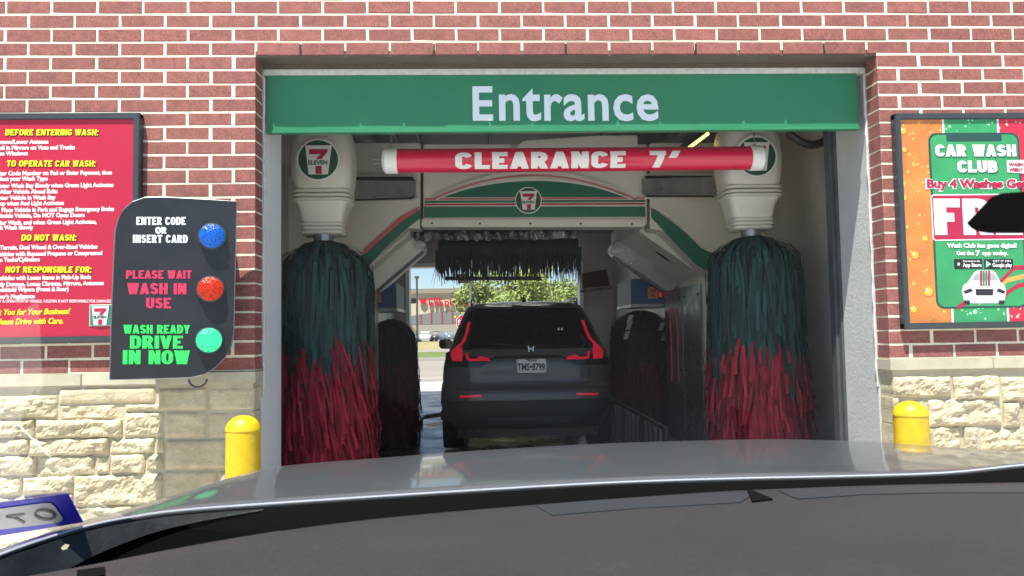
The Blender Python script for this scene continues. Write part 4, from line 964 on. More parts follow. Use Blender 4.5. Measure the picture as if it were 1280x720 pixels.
# ------------------------------------------------------------ dark grey SUV
def pw(a, pts):
    if a <= pts[0][0]: return pts[0][1]
    for (x0, y0), (x1, y1) in zip(pts, pts[1:]):
        if a <= x1:
            t = (a-x0)/(x1-x0); return y0+(y1-y0)*t
    return pts[-1][1]
CX, CYR = .475, 8.08
HW = [(.28, .84), (.42, .905), (.60, .925), (.85, .932), (1.0, .915), (1.08, .88), (1.16, .845), (1.30, .795), (1.45, .735), (1.56, .685), (1.62, .64), (1.655, .56), (1.68, .36)]
YR = [(.28, .16), (.36, .06), (.46, .01), (.60, .0), (.72, .02), (.76, .06), (.90, .065), (1.02, .075), (1.10, .11), (1.18, .14), (1.55, .38), (1.60, .40), (1.64, .47), (1.68, .9)]
YFZ = [(.28, 4.5), (.45, 4.68), (.7, 4.68), (.9, 4.6), (1.02, 4.2), (1.10, 3.55), (1.4, 2.95), (1.6, 2.5), (1.68, 2.1)]
CR = [(.28, .30), (.8, .34), (1.05, .30), (1.2, .26), (1.68, .25)]
def hull_y(x, z):
    hw = pw(z, HW); r = min(pw(z, CR), hw*.95); yr = pw(z, YR); ax = abs(x)
    crown = .05*(ax/hw)**2
    if ax <= hw-r: return CYR+yr+crown
    t = min(1, (ax-(hw-r))/r); return CYR+yr+.05*((hw-r*.999)/hw)**2+r*(1-math.sqrt(max(0, 1-t*t)))
C6 = lambda x, y: (lambda p: (p.x-CX, p.z))(P(540+x/3.27, 360+y/3.27, 8.18))
suv = thing('suv', 'dark grey compact suv with lit red tail lights inside the wash bay', 'car', (CX, CYR+2.3, 0))
zs = [.28, .32, .36, .42, .46, .52, .6, .66, .72, .735, .75, .78, .84, .90, .96, 1.02, 1.06, 1.10, 1.14, 1.18, 1.26, 1.34, 1.42, 1.50, 1.55, 1.585, 1.60, 1.62, 1.64, 1.655, 1.67, 1.68]
rings = []
for z in zs:
    hw = pw(z, HW); r = min(pw(z, CR), hw*.95); yf = CYR+pw(z, YFZ); ring = []
    xs_ = [-(hw-r)+2*(hw-r)*k/16 for k in range(17)]
    ring += [Vector((CX+x, hull_y(x, z), z)) for x in xs_]
    for k in range(1, 9): x = hw-r+r*sin(pi/2*k/8); ring.append(Vector((CX+x, hull_y(x*.99999, z), z)))
    y0_ = ring[-1].y
    for k in range(1, 8): ring.append(Vector((CX+hw, y0_+(yf-.5-y0_)*k/8, z)))
    rf_ = .5
    for k in range(0, 9): a = pi/2*k/8; ring.append(Vector((CX+hw-rf_*(1-cos(a))*.9, yf-.5+.5*sin(a), z)))
    for k in range(8, -1, -1): a = pi/2*k/8; ring.append(Vector((CX-hw+rf_*(1-cos(a))*.9, yf-.5+.5*sin(a), z)))
    for k in range(7, 0, -1): ring.append(Vector((CX-hw, y0_+(yf-.5-y0_)*k/8, z)))
    for k in range(8, 0, -1): x = hw-r+r*sin(pi/2*k/8); ring.append(Vector((CX-x, hull_y(x*.99999, z), z)))
    rings.append(ring)
g = MB(); g.loft(rings); g.build('body', D['paint'], suv, smooth=True)
g = MB(); g.box(CX-.78, CX+.78, CYR+.35, CYR+4.4, .17, .33); g.build('underbody', D['black'], suv)
def patch(poly, m, name, off0=-.01, off1=.006, par=suv, step=.05, label=None, smooth=True):
    """polygon given in (x relative to centre, z), laid over the rear shell"""
    bm = bmesh.new(); vs_ = [bm.verts.new((x, 0, z)) for x, z in poly]; bm.faces.new(vs_)
    bmesh.ops.triangulate(bm, faces=bm.faces[:])
    xs_ = [x for x, z in poly]; z_s = [z for x, z in poly]
    for lo, hi, ax in ((min(xs_), max(xs_), 0), (min(z_s), max(z_s), 2)):
        k = math.ceil(lo/step)
        while k*step < hi:
            co = [0, 0, 0]; co[ax] = k*step; no = [0, 0, 0]; no[ax] = 1
            bmesh.ops.bisect_plane(bm, geom=bm.verts[:]+bm.edges[:]+bm.faces[:], plane_co=co, plane_no=no); k += 1
    ge = bmesh.ops.extrude_face_region(bm, geom=bm.faces[:]); top = set(v for v in ge['geom'] if isinstance(v, bmesh.types.BMVert))
    Mi = chain(par).inverted()
    for v in bm.verts:
        x, z = v.co.x, v.co.z; v.co = Mi @ Vector((CX+x*(1.004 if v in top else 1), hull_y(x, z)-(off1 if v in top else off0), z))
    bmesh.ops.recalc_face_normals(bm, faces=bm.faces)
    me = bpy.data.meshes.new(name); bm.to_mesh(me); bm.free(); me.materials.append(m)
    if smooth:
        me.shade_smooth(); me.set_sharp_from_angle(angle=radians(35))
    return link(name, me, par, None, label)
C6 = lambda x, y: (lambda p: (p.x-CX, p.z))(P(540+x/3.27, 360+y/3.27, 8.18))
def mir(poly): return [(-x, z) for x, z in poly]
gl = [(-.79, 1.135), (.79, 1.135), (.77, 1.20), (.69, 1.45), (.62, 1.56), (.55, 1.585), (-.55, 1.585), (-.62, 1.56), (-.69, 1.45), (-.77, 1.20)]
patch(gl, D['carglass'], 'rear_window', off1=.008)
# rear wiper arm and pivot
g = MB(); g.tube([Vector((CX+x, hull_y(x, z)-.02, z)) for x, z in ((.0, 1.16), (-.1, 1.17), (-.3, 1.19), (-.42, 1.20))], .008, 6); g.lathe((CX, hull_y(0, 1.16)-.008, 1.16), [(.03, 0), (.02, .02)], 12, 'y'); g.build('rear_wiper', D['cladding'], suv)
patch([(-.60, 1.60), (.60, 1.60), (.57, 1.635), (-.57, 1.635)], D['glossblack'], 'roof_spoiler', off0=-.02, off1=.06)
patch([(-.16, 1.603), (.16, 1.603), (.16, 1.616), (-.16, 1.616)], D['taildark'], 'brake_light', off0=.05, off1=.068)
vert = [C6(*q) for q in ((144, 140), (157, 136), (149, 175), (138, 213), (121, 236), (98, 260), (92, 283), (124, 287), (127, 299), (85, 299), (78, 286), (74, 263), (95, 243), (118, 222), (133, 193))]
inner = [C6(*q) for q in ((137, 267), (146, 269), (152, 287), (188, 290), (192, 279), (200, 279), (203, 291), (236, 291), (240, 297), (160, 299), (143, 294))]
in2 = [C6(*q) for q in ((206, 282), (238, 285), (236, 288), (206, 286))]
hous = [(-.895, .95), (-.50, .955), (-.36, 1.035), (-.40, 1.05), (-.73, 1.075), (-.82, 1.13), (-.895, 1.10)]
for f_ in (lambda p: p, mir):
    hs_ = patch(f_(hous), D['glossblack'], 'light_housing', off1=.010, step=.04)
    patch(f_(vert), D['taillit'], 'tail_light', off0=.004, off1=.022, step=.03)
    patch(f_(inner), D['taillit'], 'tail_light', off0=.006, off1=.018, step=.03)
    patch(f_(in2), D['taillit'], 'tail_light', off0=.006, off1=.018, step=.03)
    patch(f_([C6(*q) for q in ((106, 279), (108, 262), (124, 262), (124, 280))]), D['chrome'], 'reversing_light', off0=.006, off1=.013, step=.03)
    patch(f_([(-.73, .395+.24), (-.50, .400+.24), (-.50, .422+.24), (-.735, .418+.24)]), D['taillit'], 'rear_reflector', off0=-.005, off1=.008)
patch([(-.37, 1.04), (.37, 1.04), (.36, 1.068), (-.36, 1.068)], D['glossblack'], 'garnish_strip', off1=.012)
patch([(-.80, .715), (.80, .715), (.80, .722), (-.80, .722)], D['cladding'], 'bumper_seam', off1=.004)
patch([(-.66, .78), (.66, .78), (.66, .785), (-.66, .785)], D['cladding'], 'tailgate_crease', off1=.003)
patch([(-.88, .60), (.88, .60), (.88, .52), (.80, .42), (.75, .30), (-.75, .30), (-.80, .42), (-.88, .52)], D['cladding'], 'bumper_lower', off1=.012)
patch([(-.42, .34), (.42, .34), (.46, .42), (-.46, .42)], D['steeldark'], 'skid_plate', off1=.022)
for s in (-1, 1): patch([(s*.645, .74), (s*.65, .74), (s*.66, .94), (s*.655, .94)], D['cladding'], 'tailgate_gap', off1=.003)
p0 = C6(345, 350); p1 = C6(466, 286); g = MB(); yp = hull_y(.05, .95)-.016
pz0, pz1, pxa, pxb = p0[1], p1[1], p0[0]+CX, p1[0]+CX
g.prism(rrect(pxa, pxb, pz0, pz1, .012, 3), lambda u, v: Vector((u, yp-.004, v)), lambda u, v: Vector((u, yp+.02, v))); pt = g.build('licence_plate', D['plate'], suv)
pp = Yplane(yp-.005)
g = MB(); g.tube([(pxa+.004, yp-.006, pz0+.004), (pxb-.004, yp-.006, pz0+.004), (pxb-.004, yp-.006, pz1-.004), (pxa+.004, yp-.006, pz1-.004), (pxa+.004, yp-.006, pz0+.004)], .0035, 4); g.build('plate_frame', D['plateink'], pt)
c6 = lambda x, y: (540+x/3.27, 360+y/3.27)
def t6(s, x0, x1, y0, y1, m, par, of=.03): (xa_, ya), (xb_, yb) = c6(x0, y0), c6(x1, y1); text('lettering', s, pp, xa_, xb_, ya, yb, m, par, off=of, h=.001, th=.001)
t6('TMS•8799', 350, 462, 308, 337, D['plateink'], pt, .03); t6('TEXAS', 384, 428, 291, 300, D['plateink'], pt, .05)
# badge: H in a rounded frame
hx, hz = C6(404, 249); hx += CX; yb_ = hull_y(0, 1.10)-.022; g = MB()
g.tube([Vector((u, yb_, v)) for u, v in rrect(hx-.048, hx+.048, hz-.038, hz+.038, .02, 3)+[rrect(hx-.048, hx+.048, hz-.038, hz+.038, .02, 3)[0]]], .005, 6)
for s in (-1, 1): g.prism([(hx+s*.012, hz-.028), (hx+s*.026, hz-.028), (hx+s*.034, hz+.030), (hx+s*.020, hz+.030)], lambda u, v: Vector((u, yb_-.005, v)), lambda u, v: Vector((u, yb_+.02, v)))
g.box(hx-.018, hx+.018, yb_-.005, yb_+.02, hz-.006, hz+.008); g.build('emblem', D['chrome'], suv, smooth=False)
pp = Yplane(hull_y(.5, .86)-.002); t6('CR-V', 160, 218, 373, 384, D['steeldark'], suv); t6('AWD', 614, 655, 371, 380, D['glossblack'], suv)
g = MB(); g.tube([Vector((CX-.24+x*.48, hull_y(0, .80)-.006, .80-.010*sin(pi*x))) for x in (0, .25, .5, .75, 1)], .004, 6); g.build('tailgate_thin_trim', D['paint'], suv)  # thin raised line in body paint
# antenna fin, roof rails, mirror, wheels, exhaust hidden
g = MB(); g.loft([[Vector((CX+sx_, CYR+y, z)) for sx_, y in ((-.022, .75), (.022, .75), (.01, .95), (-.01, .95))] if z < 1.70 else [Vector((CX+sx_, CYR+y, z)) for sx_, y in ((-.004, .80), (.004, .80), (.003, .84), (-.003, .84))] for z in (1.66, 1.745)]); g.build('antenna_fin', D['glossblack'], suv)
for s in (-1, 1):
    g = MB(); g.tube([(CX+s*.60, CYR+.62, 1.62), (CX+s*.60, CYR+.72, 1.69), (CX+s*.615, CYR+1.6, 1.715), (CX+s*.60, CYR+2.4, 1.70), (CX+s*.60, CYR+2.5, 1.64)], .018, 8); g.build('roof_rail', D['glossblack'], suv, smooth=True)
    g = MB(); yc = CYR+2.95; prof = rrect(0, .19, -.075, .065, .05, 5)
    g.loft([[Vector((CX+s*(.93+u), yc+dy, 1.165+v*k)) for u, v in prof] for dy, k in ((0, .9), (.03, 1), (.10, .85), (.15, .5))]); mm = g.build('wing_mirror', D['glossblack'], suv, smooth=True)
    g = MB(); g.prism(rrect(.015, .175, -.06, .05, .04, 5), lambda u, v: Vector((CX+s*(.93+u), yc-.004, 1.165+v)), lambda u, v: Vector((CX+s*(.93+u), yc-.001, 1.165+v))); g.build('mirror_glass', D['carglass'], mm)
    g = MB(); g.box(min(CX+s*.80, CX+s*.96), max(CX+s*.80, CX+s*.96), yc+.03, yc+.08, 1.06, 1.10); g.build('mirror_arm', D['glossblack'], mm)
    for yw in (.80, 3.55):
        g = MB(); g.lathe((CX+s*.83, CYR+yw, .345), [(.20, -.115), (.335, -.115), (.345, -.09), (.348, 0), (.345, .09), (.335, .115), (.20, .115)], 32, 'x'); wh = g.build('wheel', D['rubber'], suv, smooth=True)
        g = MB(); g.lathe((CX+s*.83, CYR+yw, .345), [(.03, s*.10), (.12, s*.105), (.20, s*.118), (.215, s*.118), (.215, 0)], 24, 'x'); rim = g.build('rim', D['steel'], wh, smooth=True)
        g = MB(); rr = [(.352+ .06, 0)]; 
        ap = [Vector((CX+s*.915, CYR+yw+.40*cos(a), .345+.40*sin(a))) for a in [pi*k/14-.05 for k in range(15)]]; g.tube(ap, .045, 8); g.build('wheel_arch', D['cladding'], suv, smooth=True)
    # side glass
    pts = [(1.18, .62), (1.18, 3.1), (1.45, 2.6), (1.55, 2.3), (1.55, .75)]
    g = MB(); g.add([Vector((CX+s*(pw(z, HW)+.004), CYR+y+.15, z)) for z, y in pts], [tuple(range(5))]); g.add([Vector((CX+s*(pw(z, HW)-.02), CYR+y+.15, z)) for z, y in pts], [tuple(range(5))]); g.build('side_window', D['carglass'], suv)
# two small white stickers on the rear window
g = MB()
for x in (515, 529): q = P(540+x/3.27, 412, 8.3); g.box(q.x, q.x+.018, hull_y(q.x-CX, q.z)-.012, hull_y(q.x-CX, q.z)-.009, q.z-.03, q.z+.02)
g.build('window_sticker', D['white'], suv)

# ------------------------------------------------------------ beyond the exit
# pharmacy
YP = 135.; ph = thing('pharmacy_building', 'cream pharmacy building with red lettering seen through the exit', 'building', (-8, YP, 0))
XA, XB = P(440, 400, YP).x, P(705, 400, YP).x
g = MB(); g.box(XA, XB, YP, YP+25, 0, P(530, 367, YP).z); g.build('wall', D['shopcream'], ph)
zc = P(530, 367, YP).z; g = MB(); g.box(XA-.4, XB+.4, YP-.4, YP+25.4, zc, P(530, 361, YP).z); g.build('cornice', D['shoptan'], ph)
g = MB(); g.box(XA, XB, YP-.15, YP, 0, P(530, 406, YP).z); g.build('base_wall', D['shopbase'], ph)
z0 = P(530, 405, YP).z; zL = lambda x: P(520, 388.5, YP).z - ((x-P(575, 400, YP).x)/P(640, 400, YP).x*0 + ((x-P(590, 400, YP).x)/13.)**2*1.3)
xs_ = [P(500+13.2*k, 400, YP).x for k in range(0, 10)]
for x_0, x_1 in zip(xs_, xs_[1:]):
    g = MB(); g.prism([(x_0+.12, z0), (x_1-.12, z0), (x_1-.12, max(z0+.6, zL(x_1))), (x_0+.12, max(z0+.6, zL(x_0)))], lambda u, v: Vector((u, YP-.12, v)), lambda u, v: Vector((u, YP+.02, v))); wdw = g.build('window', D['shopglass'], ph)
    g = MB(); g.box(x_0-.09, x_0+.09, YP-.2, YP+.01, z0, max(z0+.6, zL(x_0))); g.build('mullion', D['shopred'], wdw)
pl = Yplane(YP-.25)
block('lettering', 'CVS', pl, 536, 553.5, 372.5, 383, D['shopred'], ph, wid=.6, tv=.30, th_=.24, gap=.06, h=.01, t=.25); text('lettering', 'pharmacy', pl, 556, 606, 373.5, 382, D['shopred'], ph, off=.02, h=0, th=.25)
hp = [pl.uv(529+4.6*(16*sin(t)**3)/16, 376.8-4.6*(13*cos(t)-5*cos(2*t)-2*cos(3*t)-cos(4*t))/16) for t in [2*pi*k/24 for k in range(24)]]
g = MB(); g.prism(hp, lambda u, v: pl.pt(u, v, .25), lambda u, v: pl.pt(u, v, 0)); g.build('heart_emblem', D['shopred'], ph)
def tree(px, ytop, Y, wpx, seed, label, m, nleaf=9000, leafs=.11):
    rs = random.Random(seed); top = P(px, ytop, Y); H = top.z; R = wpx/FPX*Y/2
    t = thing('tree', label, 'tree', (top.x, Y, 0), 0, 'trees between the road and the pharmacy')
    g = MB(); g.tube([(top.x, Y, -.1), (top.x+.1, Y, H*.3), (top.x-.1, Y+.1, H*.6), (top.x, Y, H*.85)], .1, 8, rs=[.20, .15, .09, .03])
    cl = []
    for k in range(9):
        a = rs.uniform(0, 2*pi); z0_ = H*rs.uniform(.22, .55); e = Vector((top.x+R*.75*cos(a)*rs.uniform(.5, 1), Y+R*.75*sin(a), z0_+H*rs.uniform(.12, .35))); g.tube([(top.x, Y, z0_), (Vector((top.x, Y, z0_))+e)/2+Vector((0, 0, .1)), e], .05, 6, rs=[.07, .05, .02]); cl.append(e)
    g.build('trunk', D['bark'], t, smooth=True)
    for k in range(34):
        a = rs.uniform(0, 2*pi); q = rs.random()**.5; h = rs.uniform(.16, .93); rr = R*(1-abs(h-.45)**1.7*1.6)
        cl.append(Vector((top.x+rr*q*cos(a), Y+rr*q*sin(a), H*h)))
    g = MB()
    for i in range(nleaf):
        c_ = rs.choice(cl); d = Vector((rs.gauss(0, 1), rs.gauss(0, 1), rs.gauss(0, .75))); d = d.normalized()*(rs.random()**.4)*R*.27; p = c_+d
        if p.z > H*1.0: p.z = H*rs.uniform(.8, 1)
        s_l = leafs*rs.uniform(.6, 1.4); u = Vector((rs.gauss(0, 1), rs.gauss(0, 1), rs.gauss(0, 1))).normalized(); v = u.orthogonal().normalized()
        g.add([p-u*s_l, p+v*s_l*.6, p+u*s_l, p-v*s_l*.6], [(0, 1, 2, 3)])
    g.build('crown', m, t, kind='stuff', fixn=False)
tree(644, 329, 60, 138, 1, 'broad yellow-green tree beyond the road, left of the two behind the suv roof', D['leaf'], 12000, .13)
tree(700, 350, 66, 95, 2, 'lower darker green tree beyond the road at the right edge of the exit', D['leafd'], 8000, .13)
# light poles
for px, yt, Y, lab in ((521, 347, 100, 'tall dark car park light pole in front of the pharmacy'), (588, 348, 57, 'grey utility pole standing in front of the broad tree')):
    tp = P(px, yt, Y); t = thing('light_pole', lab, 'pole', (tp.x, Y, 0))
    g = MB(); g.tube([(tp.x, Y, 0), (tp.x, Y, tp.z)], .14 if Y > 90 else .09, 8); g.build('pole', D['steeldark'] if Y > 90 else D['steel'], t)
    zz = P(px, 376, Y).z if Y > 90 else tp.z
    g = MB(); g.box(tp.x-.95, tp.x-.15, Y-.2, Y+.2, zz-.35, zz+.35); g.build('lamp_box', D['black'], t, bevel=.05)
    g = MB(); g.box(tp.x-.3, tp.x+.3, Y-.2, Y+.2, tp.z-.1, tp.z+.2); g.build('pole_cap', D['steeldark'], t)
# stop sign
YSG = 36.; c_ = P(580, 403, YSG); R = 10.5/FPX*YSG; t = thing('stop_sign', 'red octagonal stop sign at the road beyond the exit', 'stop sign', (c_.x, YSG, 0))
pl = Yplane(YSG); oc = lambda r: [(c_.x+r*cos(radians(22.5+45*k)), c_.z+r*sin(radians(22.5+45*k))) for k in range(8)]
g = MB(); g.prism(oc(R), lambda u, v: pl.pt(u, v, .01), lambda u, v: pl.pt(u, v, 0)); f_ = g.build('sign_face', D['white'], t)
g = MB(); g.prism(oc(R*.93), lambda u, v: pl.pt(u, v, .014), lambda u, v: pl.pt(u, v, .01)); g.build('sign_field', D['stopred'], f_)
block('lettering', 'STOP', pl, 572.5, 587.5, 399.5, 406.5, D['white'], f_, wid=.36, tv=.2, th_=.17, gap=.1, h=.016, t=.004)
g = MB(); g.tube([(c_.x, YSG+.04, 0), (c_.x, YSG+.04, c_.z+R)], .03, 6); g.build('post', D['steel'], t)
# parked cars, seen from the front or three-quarter
def parked(px, Y, m, rz, label, s=1.):
    p = P(px, 424, Y); t = thing('parked_car', label, 'car', (p.x, Y, .03), rz, 'cars parked in front of the pharmacy')
    def rg(z, hx, hy, r): return [Vector((u, v, z)) for u, v in rrect(-hx, hx, -hy, hy, r, 4)]
    g = MB(); g.loft([rg(z, hx*s, hy, .35*s) for z, hx, hy in ((.25, .85, 2.2), (.45, .90, 2.28), (.75, .92, 2.25), (.92, .88, 2.1), (.98, .80, 1.9))]); g.build('body', m, t, smooth=True, local=True)
    g = MB(); g.loft([rg(z, hx*s, hy, .28*s) for z, hx, hy in ((.96, .80, 1.45), (1.15, .77, 1.3), (1.36, .68, .98))]); cb_ = g.build('window', D['shopglass'], t, smooth=True, local=True)
    g = MB(); g.loft([rg(z, hx*s, hy, .25*s) for z, hx, hy in ((1.35, .69, .98), (1.42, .66, .9), (1.46, .56, .75))]); g.build('roof', m, t, smooth=True, local=True)
    for sx_ in (-1, 1):
        for yy in (-1.35, 1.35):
            g = MB(); g.lathe((sx_*.80*s, yy, .30), [(.1, -.1), (.31, -.1), (.32, 0), (.31, .1), (.1, .1)], 16, 'x'); g.build('wheel', D['rubber'], t, local=True)
        g = MB(); g.box(sx_*.70*s-.14, sx_*.70*s+.14, -2.27, -2.10, .62, .76); g.build('headlight', D['white'], t, local=True)
parked(509, 112, D['carsilver'], radians(60), 'silver parked car at the left edge of the exit view')
parked(532, 113, D['carwhite'], 0, 'white parked car right of the tall light pole', 1.0)
parked(546, 114, D['cardark'], radians(10), 'dark parked car between the white and blue-grey ones', .9)
parked(557, 112, D['carsilver'], radians(35), 'blue-grey parked car beside the suv wing mirror')

# ------------------------------------------------------------ the car the photo is taken from
own = thing('own_car', 'grey car in the foreground, its bonnet, windscreen base and dark dashboard', 'car', (.4, 1.2, 0))
crest = [(-40, 700, .96), (30, 676, 1.03), (100, 652, 1.13), (200, 625, 1.32), (270, 604, 1.52), (345, 583.5, 1.78), (480, 572, 2.1), (600, 563, 2.25), (740, 555, 2.35), (860, 551, 2.4), (980, 549, 2.4), (1100, 553, 2.35), (1200, 560, 2.25), (1280, 567, 2.15), (1420, 585, 1.95)]
rear = [(-45, 712, .93), (20, 687, .97), (58, 674, 1.0), (100, 661, 1.03), (150, 650, 1.06), (220, 639.5, 1.10), (330, 631, 1.15), (480, 621, 1.2), (640, 611, 1.25), (780, 603.5, 1.27), (920, 599, 1.27), (1060, 596, 1.25), (1180, 592, 1.22), (1280, 582, 1.18), (1450, 566, 1.1)]
def cat(pts, n):
    out_ = []
    P_ = [pts[0]]+pts+[pts[-1]]
    for i in range(1, len(P_)-2):
        for k in range(n):
            t = k/n; a_, b_, c_, d_ = P_[i-1:i+3]
            out_.append(.5*((2*b_)+(c_-a_)*t+(2*a_-5*b_+4*c_-d_)*t*t+(3*b_-a_-3*c_+d_)*t**3))
    out_.append(pts[-1]); return out_
cr_ = cat([P(*q) for q in crest], 5); re_ = cat([P(*q) for q in rear], 5)
V = []; NV = 14; nose = [(.10, -.018), (.25, -.055), (.42, -.13), (.50, -.24), (.52, -.45)]
for a_, b_ in zip(re_, cr_):
    col_ = []
    d = b_-a_
    hgap = max(0, min(1, d.length/.9))
    col_ += [a_+Vector((0, .012, -.012)), a_+Vector((0, .004, -.006)), a_+Vector((0, .0, -.002))]
    for k in range(NV+1):
        t = k/NV; p = a_+d*t; p.z += .018*hgap*4*t*(1-t)*.55; col_.append(p)
    for dy, dz in nose: col_.append(b_+Vector((0, dy*(.3+.7*hgap), dz)))
    V.append(col_)
n = len(V[0]); g = MB(); g.add([p for c_ in V for p in c_], [(i*n+j, i*n+j+1, (i+1)*n+j+1, (i+1)*n+j) for i in range(len(V)-1) for j in range(n-1)]); hd_ = g.build('bonnet', D['hood'], own, fixn=False); hd_.data.shade_smooth()
g = MB(); g.tube([p+Vector((0, 0, .001)) for p in re_], .0020, 8); g.build('bonnet_glint_line', D['lipglint'], own, smooth=True)  # pale tube drawing the glint line along the bonnet edge
# cowl behind the bonnet edge
g = MB(); nn = len(re_); low = [p+Vector((0, -.02, -.065)) for p in re_]; low2 = [Vector((p.x, p.y-.13, p.z-.10)) for p in re_]
up_ = [p+Vector((0, -.001, -.0035)) for p in re_]
g.add(up_+low, [(i, i+1, nn+i+1, nn+i) for i in range(nn-1)]); g.build('cowl_edge', D['cowl'], own, fixn=False)
g = MB(); k_ = 30; fl = []
for i in range(k_+1):
    p = re_[i]; f_ = 1 if i < k_-16 else (k_-i)/16; fl += [p+Vector((0, -.003, -.005)), p+Vector((0, -.003-.013*f_, -.006-.021*f_)), p+Vector((0, -.004-.022*f_, -.007-.039*f_))]
g.add(fl, [(3*i+j, 3*i+3+j, 3*i+4+j, 3*i+1+j) for i in range(k_) for j in (0, 1)]); o = g.build('wiper_cover', D['cowlgrey'], own, fixn=False, label='dusty grey plastic cover at the left foot of the windscreen'); o.data.shade_smooth()
g = MB(); g.add(low+low2+[Vector((p.x, .35, .95)) for p in re_], [(i, i+1, nn+i+1, nn+i) for i in range(nn-1)]+[(nn+i, nn+i+1, 2*nn+i+1, 2*nn+i) for i in range(nn-1)]); g.build('cowl_panel', D['cowl'], own, fixn=False)
# dashboard
dash = [(-700, 860, .45), (-260, 775, .50), (-60, 738, .55), (80, 713, .62), (200, 690, .68), (300, 672, .75), (400, 657, .82), (500, 645.5, .88), (620, 635, .93), (740, 625.5, .96), (860, 617, .98), (940, 612.5, .98), (1100, 606.5, .98), (1280, 603, .95), (1460, 600, .9)]
de = cat([P(*q) for q in dash], 4); rows = []
def drow(f, dz): return [Vector((p.x*f+.0*p.x, p.y*f, EYE+(p.z-EYE)*f+dz*1.0)) for p in de]
rows = [[p+Vector((0, .02, -.06)) for p in de], [p+Vector((0, .006, -.008)) for p in de]]
for k in range(13):
    t = k/12; r = []
    for p in de: q = Vector((p.x-(p.x-.3)*.25*t, p.y+(.28-p.y)*t, p.z+(1.125-p.z)*t+.012*sin(pi*t))); r.append(q)
    rows.append(r)
nd = len(de); g = MB(); g.add([p for r in rows for p in r], [(j*nd+i, j*nd+i+1, (j+1)*nd+i+1, (j+1)*nd+i) for j in range(len(rows)-1) for i in range(nd-1)]); o = g.build('dashboard', D['dash'], own, fixn=False); o.data.shade_smooth()
def dsurf(px, py):
    """point on the dashboard under a pixel"""
    d = ray(px, py); best = None
    for k in range(400):
        t = .3+.75*k/400; q = Vector((0, 0, EYE))+d*(t/d.y); i = min(range(nd), key=lambda i: abs(de[i].x-q.x)); p = de[i]; tt = max(0, min(1, (p.y-q.y)/(p.y-.28)))
        z = p.z+(1.125-p.z)*tt+.012*sin(pi*tt)
        if q.z < z: return Vector((q.x, q.y, z))
    return q
def strip(pxs, m, name, h=.003):
    v = [dsurf(*q)+Vector((0, 0, h)) for q in pxs]; lo = [q-Vector((0, 0, h+.004)) for q in v]; k = len(v)
    g = MB(); g.add(v+lo, [tuple(range(k))]+[(i, (i+1) % k, (i+1) % k+k, i+k) for i in range(k)]); return g.build(name, m, own)
strip([(670, 633), (760, 625.5), (850, 620.5), (932, 616.5), (938, 621), (926, 629), (800, 636), (690, 645)], D['dash2'], 'defroster_trim', .0012)
strip([(934, 614.5), (942, 615), (966, 625.5), (940, 628.5)], D['cowl'], 'dash_notch', .002)
strip([(972, 613.5), (1100, 609.5), (1285, 607), (1285, 617), (1180, 617), (1080, 619), (1000, 624.5), (990, 622)], D['dash2'], 'defroster_trim', .0012)
strip([(96, 716), (131, 712), (131, 722), (96, 727)], D['cowl'], 'dash_notch', .002)
g = MB(); g.box(-.62, 1.55, -2.6, .55, .40, .45); g.build('cabin_floor', D['black'], own)
for x in (-.66, 1.55):
    g = MB(); g.box(x, x+.05, -2.6, .80, .40, 1.06); g.build('door', D['black'], own, bevel=.01)
g = MB(); g.box(-.62, 1.55, -2.6, -2.55, .40, 1.1); g.build('tailgate', D['hood'], own)
for x in (-.35, .62):
    g = MB(); g.box(x, x+.52, -.95, -.35, .45, .72); g.loft([[Vector((x+u, -.95+dy, z)) for u, dy in ((.02, -.12), (.50, -.12), (.50, .0), (.02, .0))] for z, dy0 in ((.7, 0), (1.2, 0))]); g.build('seat', D['cladding'], own, bevel=.03)
# toothed seal along the windscreen foot
g = MB(); a_, b_ = de[13], de[19]
for k in range(60):
    p = de[10].lerp(de[22], k/60); i = 10+int(12*k/60); p = de[i].lerp(de[i+1], (12*k/60) % 1); g.box(p.x, p.x+.004, p.y+.002, p.y+.008, p.z-.006, p.z-.001)
g.build('windscreen_seal', D['dash2'], own)
# a dry leaf scrap and dust on the cowl
q = P(76, 684.5, .93); g = MB(); g.add([q, q+Vector((.005, 0, .004)), q+Vector((.010, 0, .003)), q+Vector((.007, 0, -.002)), q+Vector((.002, 0, -.003))], [(0, 1, 2, 3, 4)]); tag(g.build('dry_leaf', mat('dry_leaf_cream', (.6, .55, .35), .8), fixn=False), 'tiny dry cream leaf scrap caught at the windscreen foot', 'leaf')
# windscreen: clear pane with a trace of dust
m = bpy.data.materials.new('windscreen_glass'); m.use_nodes = True; nn_ = m.node_tree.nodes; L = m.node_tree.links; nn_.clear()
out_ = nn_.new('ShaderNodeOutputMaterial'); tr = nn_.new('ShaderNodeBsdfTransparent'); tr.inputs[0].default_value = (.96, .98, .98, 1); df = nn_.new('ShaderNodeBsdfDiffuse'); df.inputs[0].default_value = (.8, .8, .8, 1)
gs = nn_.new('ShaderNodeBsdfGlossy'); gs.inputs['Roughness'].default_value = .02; mx = nn_.new('ShaderNodeMixShader'); mx2 = nn_.new('ShaderNodeMixShader')
tn = nn_.new('ShaderNodeTexNoise'); tn.inputs['Scale'].default_value = 5; mr = nn_.new('ShaderNodeMapRange'); mr.inputs['To Min'].default_value = .004; mr.inputs['To Max'].default_value = .016
L.new(tn.outputs['Fac'], mr.inputs[0]); L.new(mr.outputs[0], mx.inputs[0]); L.new(tr.outputs[0], mx.inputs[1]); L.new(df.outputs[0], mx.inputs[2]); fr = nn_.new('ShaderNodeFresnel'); fr.inputs['IOR'].default_value = 1.45; L.new(fr.outputs[0], mx2.inputs[0])
